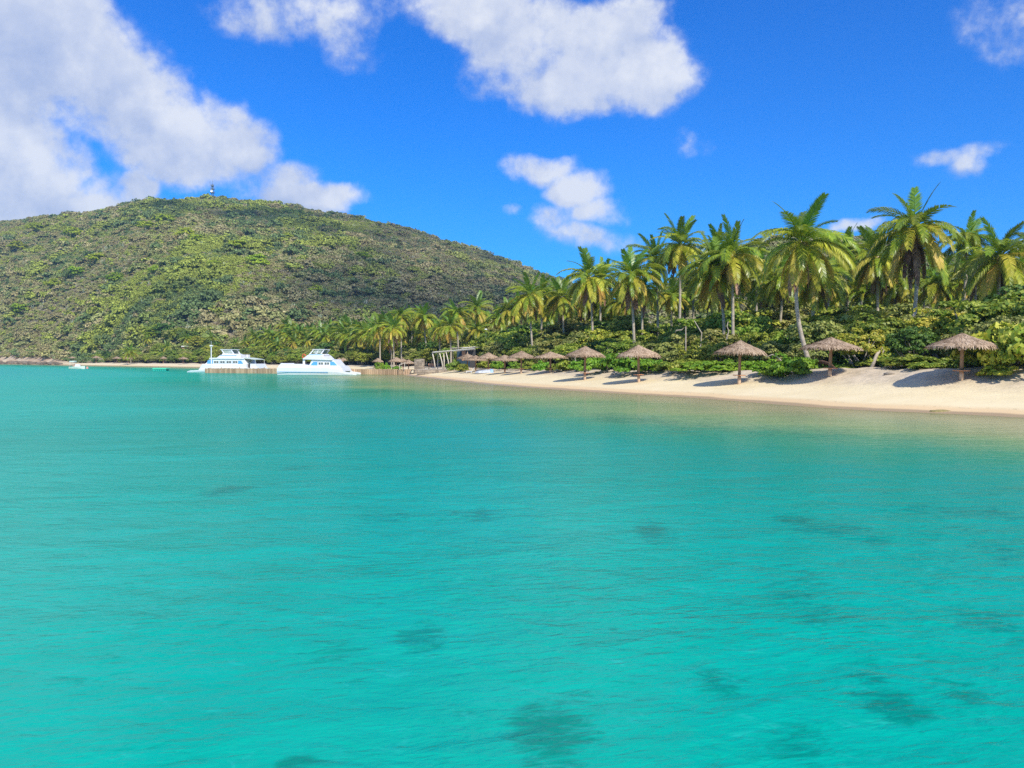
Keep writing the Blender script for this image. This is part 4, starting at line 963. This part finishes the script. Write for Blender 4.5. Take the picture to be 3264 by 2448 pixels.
MB().tube([(0,0,0),(0,0,h_)], .03, 6).build('pole', M_tower, lp); MB().lathe([(.001,.18),(.2,.14),(.28,.02),(.27,-.03),(.001,-.05)], 14).build('lamp_shade', M_white, lp, (0,0,h_), smooth=True)
tag(lp, 'thin pole lamp with a white round shade above the olive trees', 'lamp post')
d_ = 352.0; x_ = at(588, d_); z_ = gz(x_, d_); hh_ = empty('far_hut', (x_, d_, z_)); h_ = zpx(1106, d_)-z_
MB().box((-.9,0,0),(1.3,3,h_)).build('wall', M_huttan, hh_); MB().box((-1.1,-.4,h_+.02),(1.3,3.3,h_+.45)).build('roof', M_roofw, hh_)
tag(hh_, 'tiny hut with a flat white roof among the far palms', 'hut')

# dinghy and folded chair on the sand, logs, rocks
d_ = 107.0; x_ = at(1543, d_); dg = empty('dinghy', (x_, d_, gz(x_, d_)+.05), R(14))
vs = []
for (xx, hw, zt) in ((-1.15,.10,.14),(-.8,.36,.28),(0,.5,.40),(.7,.48,.46),(1.05,.40,.44)): vs += [(xx,-hw,0),(xx,-hw*.75,zt*.75),(xx,0,zt),(xx,hw*.75,zt*.75),(xx,hw,0)]
MB().add(vs, fs_).build('hull', M_dinghy, dg, smooth=False)
MB().add([(x*1.03+.02, y*1.06, z*1.07+.015) for x, y, z in vs[15:]], [(i*5+j, i*5+j+1, (i+1)*5+j+1, (i+1)*5+j) for i in range(1) for j in range(4)]).build('blue_cover', M_tarp, dg)
tag(dg, 'overturned white dinghy with a blue cover lying on the sand', 'dinghy')
d_ = 112.0; x_ = at(1499, d_); bc = empty('beach_lounger', (x_, d_, gz(x_, d_)), R(-10))
MB().box((-.5,-.28,.22),(.25,.28,.28)).build('seat', M_white, bc); MB().prism([(.22,.24),(.28,.24),(.62,.72),(.56,.74)], -.28, .28).build('backrest', M_white, bc)
for sx in (-.42,.2):
    for sy in (-.24,.24): MB().box((sx-.025,sy-.025,0),(sx+.025,sy+.025,.22)).build('leg', M_white, bc)
tag(bc, 'small white lounger lying low on the sand left of the dinghy', 'lounger')
def log(name, pts, rs, mat, lab, cat='driftwood', n=8):
    p0 = Vector(pts[0]); o = MB().tube([Vector(p)-p0 for p in pts], rs, n).build(name, mat, None, p0, smooth=True); tag(o, lab, cat); return o
def gp(px, d, dz=0): x = at(px, d); return (x, d, gz(x, d)+dz)
log('driftwood_log', [gp(2818, 50.5, .04), gp(2836, 50.3, .09), gp(2853, 50.2, .05)], [.09,.12,.06], M_log, 'short pale driftwood log on the open sand left of the rightmost umbrella')
a_ = gp(2776, 59, -.1); log('dead_tree', [a_, (at(2795, 59.5), 59.5, zpx(1128, 59.5)), (at(2812, 60), 60, zpx(1110, 60))], [.14,.12,.07], M_log, 'pale bare trunk leaning right out of the shrubs', 'dead trunk')
a_ = gp(2804, 59.4, -.1); log('dead_tree', [a_, (at(2812, 59.6), 59.6, zpx(1135, 59.5)), (at(2816, 60), 60, zpx(1112, 60))], [.09,.08,.05], M_log, 'thinner pale trunk close beside the leaning bare trunk', 'dead trunk')
a_ = gp(2665, 57.5, .05); log('dead_tree', [a_, (at(2645, 58.6), 58.6, zpx(1160, 58.6)), (at(2620, 60), 60, zpx(1153, 60)), (at(2595, 60.5), 60.5, zpx(1154, 60.5))], [.05,.10,.12,.09], M_brownlog, 'dark brown fallen trunk behind the second umbrella from the right', 'dead trunk')
a_ = gp(2155, 68, .0); log('driftwood', [a_, (at(2185, 69), 69, zpx(1164, 69)), (at(2205, 70), 70, zpx(1150, 70))], [.09,.09,.05], M_log, 'grey fallen limb lying up the sand between two bright shrubs', 'dead trunk')
LIMBS = [(2225,75,[(2255,1140),(2232,1105),(2236,1062),(2212,1022)],'bare white branch curving up among the sea grapes'),(2160,78,[(2185,1040),(2172,1052),(2155,1053),(2152,1060)],'short curled white branch in the sea grapes'),
 (2318,76,[(2316,1075),(2322,1055),(2316,1040),(2320,1025)],'thin wavy white branch behind the third umbrella from the right'),(3120,66,[(3140,1058),(3125,1020),(3112,1000),(3105,985)],'white forked branch left of the right-edge palm trunk'),
 (3220,64,[(3160,998),(3190,1012),(3212,1018),(3240,1000)],'grey horizontal branch near the right edge'),(2480,66,[(2490,1150),(2478,1138),(2460,1130),(2440,1140)],'low grey branch above the bright shrub'),(1835,86,[(1850,1185),(1838,1160),(1832,1140),(1845,1130)],'grey slanting trunk beside the fifth umbrella from the right'),
 (1955,78,[(1935,1145),(1950,1135),(1962,1130),(1975,1126)],'grey bare branch between the fifth and fourth umbrellas from the right')]
for (_, d, ps, lab) in LIMBS:
    P_ = [(at(a, d), d, zpx(b, d)) for a, b in ps]
    if 'trunk' in lab or 'branch' in lab: P_ = [(P_[0][0]+.1, d+.3, gz(P_[0][0], d)-.1)] + P_
    log('bare_branch', P_, [.075,.06,.055,.045,.03][:len(P_)], M_log, lab, 'branch', 6)
x_, y_ = at(3008, 38.6), 38.8
mb = MB(); mb.lathe([(.001,.045),(.2,.05),(.35,.025),(.5,.02),(.56,-.05)], 14); o = mb.build('seaweed_mat', M_algae, None, (x_, y_, max(gz(x_, y_), 0)+.0)); o.scale = (.95,.55,1); tag(o, 'flat olive clump of seaweed at the water edge', 'seaweed')
def rock(x, y, s, seed, lab, group=None, mat=None, sq=.6):
    r = random.Random(seed); bm = bmesh.new(); bmesh.ops.create_icosphere(bm, subdivisions=2, radius=1)
    for v in bm.verts:
        f = 1+.35*math.sin(v.co.x*3+seed)*math.cos(v.co.y*4+seed)+r.uniform(-.12, .12); v.co *= f; v.co.z *= sq
    me = bpy.data.meshes.new('rock'); bm.to_mesh(me); bm.free(); me.materials.append(mat or M_rock); o = link('rock', me, None, (x, y, max(gz(x, y), 0)+s*.1)); o.scale = (s, s, s); o.rotation_euler.z = r.uniform(0, 6)
    tag(o, None, 'rock', group)
    return o
NR = 26; ordn = []
for i in range(NR):
    pc = -20+i*8.2; lo, hi = 200., 900.
    for _ in range(30):
        md = (lo+hi)/2
        if shore_dist(at(pc, md), md)[0] > .6+ (i*37 % 5)*.6: hi = md
        else: lo = md
    o = rock(at(pc, hi), hi, random.uniform(1.2, 2.4), i, '', 'dark rocks along the far-left waterline'); ordn.append(o)
for i, o in enumerate(ordn): o['label'] = ('dark shore rock at the foot of the earth cliff, ' + ORD[i])
for i, (pc, s_) in enumerate([(1700, .30), (1735, .25), (1780, .3), (1840, .35), (1880, .3), (1925, .35), (1958, .3)]):
    d = float(np.interp(pc, [1700, 1960], [99, 76])); x = at(pc, d); o = rock(x, d, s_, 50+i, '', 'pale lumps at the shrub line', M_mortar, .5); o['label'] = f'pale lump of sandstone at the foot of the shrubs, {ORD[i]} of seven'

# ---------------------------------------------------------------- mast on the summit
d_ = 846.0; x_ = at(683, d_); z_ = gz(x_, d_); tw = empty('antenna_tower', (x_, d_, z_)); k = d_/FP; zb_ = 0; zt_ = zpx(582, d_)-z_
mb = MB()
for sx in (-1, 1):
    for sy in (-1, 1): mb.tube([(sx*1.1, sy*1.1, 0), (sx*.45, sy*.45, zt_*.8)], .16, 4)
for i in range(7):
    z0, z1 = zt_*.8*i/7, zt_*.8*(i+1)/7; a, b = 1.1-.65*i/7, 1.1-.65*(i+1)/7
    mb.tube([(-a,-a,z0),(b,-b,z1)], .1, 4); mb.tube([(a,-a,z0),(-b,-b,z1)], .1, 4); mb.tube([(-a,a,z0),(b,b,z1)], .1, 4)
mb.build('lattice', M_tower, tw)
for f_, w_ in ((.38, 1.9), (.56, 1.7), (.74, 1.4)):
    MB().box((-w_,-w_,zt_*f_),(w_,w_,zt_*f_+.3)).build('platform', M_tower, tw)
    for i in range(4):
        a = i*1.57+.5; MB().box((w_*.9*math.cos(a)-.2,w_*.9*math.sin(a)-.2,zt_*f_),(w_*.9*math.cos(a)+.2,w_*.9*math.sin(a)+.2,zt_*f_+2.2)).build('panel_antenna', M_tower, tw)
MB().tube([(.3,0,zt_*.8),(.3,0,zt_*1.05)], .14, 5).build('whip_antenna', M_tower, tw); MB().tube([(-2.4,0,zt_*.7),(-2.4,0,zt_*1.0)], .12, 5).build('whip_antenna', M_tower, tw)
ds = MB().lathe([(.001,0),(.8,.1),(1.35,.35),(1.4,.45)], 16).build('dish', M_white, tw, (0,-1.9,zpx(613, d_)-z_)); ds.rotation_euler.x = R(90)
tag(tw, 'telecom mast with a white dish on the hill summit', 'antenna tower')

# ---------------------------------------------------------------- scrub on the hills (instanced, uncountable)
def var_mesh(kind_, seed):
    r = np.random.default_rng(seed)
    if kind_ == 'leafy':
        P, N, _ = crown_pts(22, 15, .95, .62, .45, .34, .8, seed, -.3, .4); Vl, Fl = leaf_quads(P, N, .21, r=r)
    elif kind_ == 'twiggy':
        n = 150; d = r.normal(size=(n, 3)); d /= np.linalg.norm(d, axis=1, keepdims=True); d[:, 2] = np.abs(d[:, 2])
        a = d*r.uniform(.1, .5, n)[:, None]*np.array([1, 1, .6]); b = d*r.uniform(.7, 1.1, n)[:, None]*np.array([1, 1, .9])+[0, 0, .1]
        s_ = np.cross(d, r.normal(size=(n, 3))); s_ /= np.linalg.norm(s_, axis=1, keepdims=True); s_ *= .028
        Vl = np.stack([a-s_, a+s_, b+s_*.6, b-s_*.6], 1).reshape(-1, 3); Fl = np.arange(4*n).reshape(-1, 4)
        P, N, _ = crown_pts(14, 9, .9, .6, .4, .3, .8, seed, -.3, .4); V2, F2_ = leaf_quads(P, N, .13, r=r); Fl = np.vstack([Fl, F2_+len(Vl)]); Vl = np.vstack([Vl, V2])
    else:
        mb = MB(); rr = random.Random(seed)
        for i in range(11):
            x, y, h = rr.gauss(0, .3), rr.gauss(0, .3), rr.uniform(.6, 1.2); mb.tube([(x*.6, y*.6, 0), (x, y, h*.4), (x*1.15, y*1.15, h)], .042, 4)
        Vl = np.array(mb.v); Fl = np.array([f for f in mb.f if len(f) == 4])
    return mesh_np('scrub_'+kind_, Vl, Fl, L_scrub)
vc = bpy.data.collections.new('scrub_variants')
for i, kk in enumerate(['leafy']*5+['twiggy']*3+['cactus']*2):
    vc.objects.link(bpy.data.objects.new(f'scrub_variant_{i}', var_mesh(kk, 200+i)))
gt = bpy.data.node_groups.new('scatter_scrub', 'GeometryNodeTree')
gt.interface.new_socket('Geometry', in_out='INPUT', socket_type='NodeSocketGeometry'); gt.interface.new_socket('Geometry', in_out='OUTPUT', socket_type='NodeSocketGeometry')
gn = gt.nodes; gin = gn.new('NodeGroupInput'); gout = gn.new('NodeGroupOutput'); iop = gn.new('GeometryNodeInstanceOnPoints'); ci = gn.new('GeometryNodeCollectionInfo')
ci.inputs[0].default_value = vc; ci.inputs['Separate Children'].default_value = True; ci.inputs['Reset Children'].default_value = True
def named(nm, ty):
    q = gn.new('GeometryNodeInputNamedAttribute'); q.data_type = ty; q.inputs[0].default_value = nm; return q.outputs[0]
gt.links.new(gin.outputs[0], iop.inputs['Points']); gt.links.new(ci.outputs[0], iop.inputs['Instance']); iop.inputs['Pick Instance'].default_value = True
gt.links.new(named('variant', 'INT'), iop.inputs['Instance Index']); gt.links.new(named('turn', 'FLOAT_VECTOR'), iop.inputs['Rotation']); gt.links.new(named('size', 'FLOAT_VECTOR'), iop.inputs['Scale'])
gt.links.new(iop.outputs[0], gout.inputs[0])
def scatter(name, P, variant, size, tint, lab):
    me = bpy.data.meshes.new(name); n = len(P); me.vertices.add(n); me.vertices.foreach_set('co', P.astype(np.float32).ravel())
    a = me.attributes.new('variant', 'INT', 'POINT'); a.data.foreach_set('value', variant.astype(np.int32))
    rot = np.zeros((n, 3), np.float32); rot[:, 2] = rng.uniform(0, 6.28, n); a = me.attributes.new('turn', 'FLOAT_VECTOR', 'POINT'); a.data.foreach_set('vector', rot.ravel())
    a = me.attributes.new('size', 'FLOAT_VECTOR', 'POINT'); a.data.foreach_set('vector', size.astype(np.float32).ravel())
    a = me.attributes.new('tint', 'FLOAT_VECTOR', 'POINT'); a.data.foreach_set('vector', tint.astype(np.float32).ravel())
    o = link(name, me); md = o.modifiers.new('scatter', 'NODES'); md.node_group = gt; tag(o, lab, kind='stuff'); return o
def hill_points(n, px0, px1, y0, y1):
    px = rng.uniform(px0, px1, n); y = np.sqrt(rng.uniform(y0**2, y1**2, n)); x = (px-CX)/FP*y; z, s, p, t = land(x, y, True); return x, y, z, s, p, t
x, y, z, s, p, t = hill_points(120000, -420, 1960, 325, 900)
ok = ((t > -.01) & (s > 11) & (z > 1.2)) | ((p < 330) & (s > 9) & (rng.random(len(s)) < .55) & (t <= 0)); x, y, z, p, t, s = [a[ok] for a in (x, y, z, p, t, s)]; n = len(x)
zone = fbm(x*.012+9, y*.010, 4); zone2 = fbm(x*.03+50, y*.03, 3); u = rng.random(n)
green = np.clip((zone-.52)*3.5 + np.where(p < 750, .22, -.05) + (t-.4)*.35 + (zone2-.5)*1.8, 0, 1)
cls = np.where(u < green*.72+.12, 0, np.where(u < .78, 1, np.where(u < .95, 2, 3)))     # 0 leafy green, 1 dry olive-brown leafy, 2 bare twiggy, 3 cactus
cls = np.where((cls == 3) & (t > .85), 1, cls)
var = np.where(cls <= 1, rng.integers(0, 5, n), np.where(cls == 2, rng.integers(5, 8, n), rng.integers(8, 10, n)))
pal0 = np.array([(.18,.23,.06), (.28,.32,.06), (.13,.185,.065), (.21,.25,.07)]); pal1 = np.array([(.28,.275,.12), (.25,.27,.11), (.33,.30,.16), (.25,.225,.11)]); pal2 = np.array([(.32,.28,.20), (.27,.23,.16), (.35,.31,.23), (.29,.26,.19)]); pal3 = np.array([(.34,.38,.28), (.36,.37,.28), (.24,.33,.27), (.28,.33,.24)])
ii = rng.integers(0, 4, n); ii0 = np.where(zone2 > .55, 1, np.where((zone < .42) | (fbm(x*.02+31, y*.015, 3) > .58), 2, ii))
tint = np.where((cls == 0)[:, None], pal0[ii0], np.where((cls == 1)[:, None], pal1[ii], np.where((cls == 2)[:, None], pal2[ii], pal3[ii])))*rng.uniform(.85, 1.18, (n, 1))
east = sst(p, 1000, 1450)[:, None]; tint = tint*(1-east*.25) + east*.25*np.array([.20,.16,.12])
clump = fbm(x*.06+77, y*.04+5, 2); tint = tint*np.where((cls == 0)[:, None], 1.22, np.array([1.34, 1.30, 1.16])); sz = rng.uniform(1.0, 2.1, n)*np.where(cls == 0, 1.2, 1)*np.where((rng.random(n) < .16) & (clump > .5) & (cls < 2), 2.1, 1); size = np.stack([sz, sz, sz*np.where(cls == 3, rng.uniform(.9, 1.5, n), rng.uniform(.75, 1.2, n))], 1)
scatter('hillside_scrub', np.stack([x, y, z-.2], 1), var, size, tint, 'dry green and brown scrub with cactus covering the big hill')
# small hill on the right
x, y, z, s, p, t = hill_points(5200, 1750, 3450, 110, 285)
ok = t > 0; x, y, z, p, t = [a[ok] for a in (x, y, z, p, t)]; n = len(x); u = rng.random(n); cls = np.where(u < .45, 0, np.where(u < .8, 1, 2))
var = np.where(cls <= 1, rng.integers(0, 5, n), rng.integers(5, 8, n)); ii = rng.integers(0, 4, n)
tint = np.where((cls == 0)[:, None], pal0[ii], np.where((cls == 1)[:, None], pal1[ii], pal2[ii]))*rng.uniform(.8, 1.3, (n, 1)); sz = rng.uniform(1.2, 2.2, n)
scatter('hillock_scrub', np.stack([x, y, z-.2], 1), var, np.stack([sz, sz, sz], 1), tint, 'brown and green scrub on the low hill behind the palms')
# undergrowth in the flat wood behind the beach
npt = 9000; yy = np.sqrt(rng.uniform(62**2, 352**2, npt)); pxx = rng.uniform(380, 3450, npt); xx = (pxx-CX)/FP*yy; zz, ss, _, tt = land(xx, yy, True)
ok = (ss > 17) & (tt < .06) & ~((pxx > 1370) & (pxx < 1535) & (yy < 148)); xx, yy, zz, ss, pxx = [a[ok] for a in (xx, yy, zz, ss, pxx)]; n = len(xx)
gpal = np.array([(.11,.19,.025), (.08,.15,.025), (.20,.26,.04), (.17,.19,.05), (.06,.11,.03)])
sz = rng.uniform(.9, 1.7, n)*np.interp(yy, [60, 100, 200, 300], [1.0, 1.2, 1.4, 1.5]); hz = sz*rng.uniform(.9, 1.7, n)
scatter('woodland_undergrowth', np.stack([xx, yy, zz-.1], 1), rng.integers(0, 5, n), np.stack([sz, sz, hz], 1), gpal[rng.integers(0, 5, n)]*rng.uniform(.8, 1.3, (n, 1)), 'green undergrowth filling the wood behind the beach')

# single bright trees that stand out on the hillside
HT = [(375,905,'large yellow green tree low on the left slope'),(535,540+180,'bright green tree below the summit'),(690,720+140,'round lime green tree on the mid slope'),(835,1040-190,'dark green round tree right of the lime one'),(915,770,'yellow tree on the lit shoulder'),
 (635,780,'yellow green tree left of the mid slope'),(245,760,'bright green tree high on the left slope'),(470,735,'yellow blossom tinted tree under the summit ridge'),(120,740,'green tree near the left ridge'),(60,800,'lime green tree at the left edge of the slope'),
 (310,840,'bright tree in the middle of the left slope'),(250,880,'small lime tree left of centre slope'),(180,920,'wide yellow green tree low left'),(820,845,'pair-like green tree right of the lit patch'),(1160,830,'dull yellow tree on the shaded slope'),(1010,940,'bright tree low on the shaded slope'),
 (290,1125,'green tree just above the far beach umbrellas'),(490,1085,'dark tree above the far shrubs'),(600,760,'leafy tree on the central lit slope'),(760,800,'green tree on the lit shoulder'),(70,1000,'grass green tree low at the left'),(500,870,'pale green tree in mid slope')]
HM = [mesh_np('crown', *leaf_quads(*crown_pts(34, 26, 1.0, .72, .85, .33, .8, 300+i, -.5, .4)[:2], .17), L_hill) for i in range(3)]
HB = MB().tube([(0,0,-.4),(.03,0,.3),(0,.02,.9)], [.08,.06,.03], 6).mesh('trunk', M_limb)
def ray_hill(px, py):
    ys = np.linspace(330, 900, 500); g_ = land((px-CX)/FP*ys, ys) - (CAMH+(HY-py)/FP*ys); k = np.argmax(g_ > 0); return ((px-CX)/FP*ys[k], ys[k])
for i, (a, b, lab) in enumerate(HT):
    x, y = ray_hill(a, b+6); r0 = empty('hillside_tree', (x, y, gz(x, y)), random.uniform(0, 6)); q = random.uniform(4.6, 7.0)*(y/650); r0.scale = (q, q, q*.85)
    link('crown', HM[i % 3], r0); link('trunk', HB, r0); tag(r0, lab, 'tree', 'single bright trees on the hillside')

# ---------------------------------------------------------------- the clouds overhead that shade the hill
def cloud(lumps, lab, alt, seed):
    mb = bmesh.new(); r = random.Random(seed)
    for (px, py, rp) in lumps:
        x, y = ray_hill(px, py); z = gz(x, y); f = (alt-z)/SUN.z; c = Vector((x, y, z)) + SUN*f; k = y/FP*rp
        for _ in range(3):
            o_ = Vector((r.uniform(-.5, .5)*k, r.uniform(-.5, .5)*k*2.0, r.uniform(-.3, .3)*k)); q = r.uniform(.6, .9)
            m = Matrix.Translation(c+o_) @ Matrix.Diagonal((k*q, k*2.1*q, k*.6*q, 1))
            bmesh.ops.create_icosphere(mb, subdivisions=3, radius=1, matrix=m)
    for v in mb.verts: v.co += Vector((math.sin(v.co.y*.21+v.co.z*.3), math.cos(v.co.x*.23), math.sin(v.co.x*.19+v.co.y*.17)))*1.6
    me = bpy.data.meshes.new('cloud'); mb.to_mesh(me); mb.free(); me.materials.append(M_cloud); o = link('cloud', me); tag(o, lab, kind='structure')
cloud([(500,660,45),(560,660,45),(620,675,55),(690,685,55),(760,690,50),(830,690,55),(900,690,50),(960,705,50)], 'white cloud high overhead', 3000, 1)
big = []
for gx in range(930, 1760, 55):
    top_ = float(np.interp(gx, RX, RY))+22; lo_ = float(np.interp(gx, [930, 1000, 1100, 1400, 1760], [960, 985, 1040, 1060, 1060]))
    gy = top_
    while gy < lo_:
        lit = ((gx-985)/95)**2 + ((gy-800)/62)**2 < 1 or ((gx-1340)/75)**2 + ((gy-835)/42)**2 < 1
        if not lit: big.append((gx+random.uniform(-18, 18), gy+random.uniform(-10, 10), 40))
        gy += 42
cloud(big, 'broad white cloud high overhead', 3200, 2)
cloud([(545,925,34),(600,940,34),(650,950,28),(860,950,45),(820,985,30)], 'small white cloud high overhead', 2900, 3)
hz = MB().box((-1900, -1900, -11.5), (1900, 1900, 260)).mesh('haze'); mh = bpy.data.materials.new('sea_haze'); mh.use_nodes = True; mh.node_tree.nodes.clear(); nh = NT(mh.node_tree)
pv = nh.new('ShaderNodeVolumePrincipled'); pv.inputs['Color'].default_value = (.45, .72, 1, 1); pv.inputs['Density'].default_value = .00018; pv.inputs['Anisotropy'].default_value = .2
oh = nh.new('ShaderNodeOutputMaterial'); nh.l.new(pv.outputs[0], oh.inputs['Volume']); hz.materials.append(mh); tag(link('haze', hz), 'thin sea haze over the bay', kind='stuff')
finish_labels()
print('objects', len(bpy.data.objects))
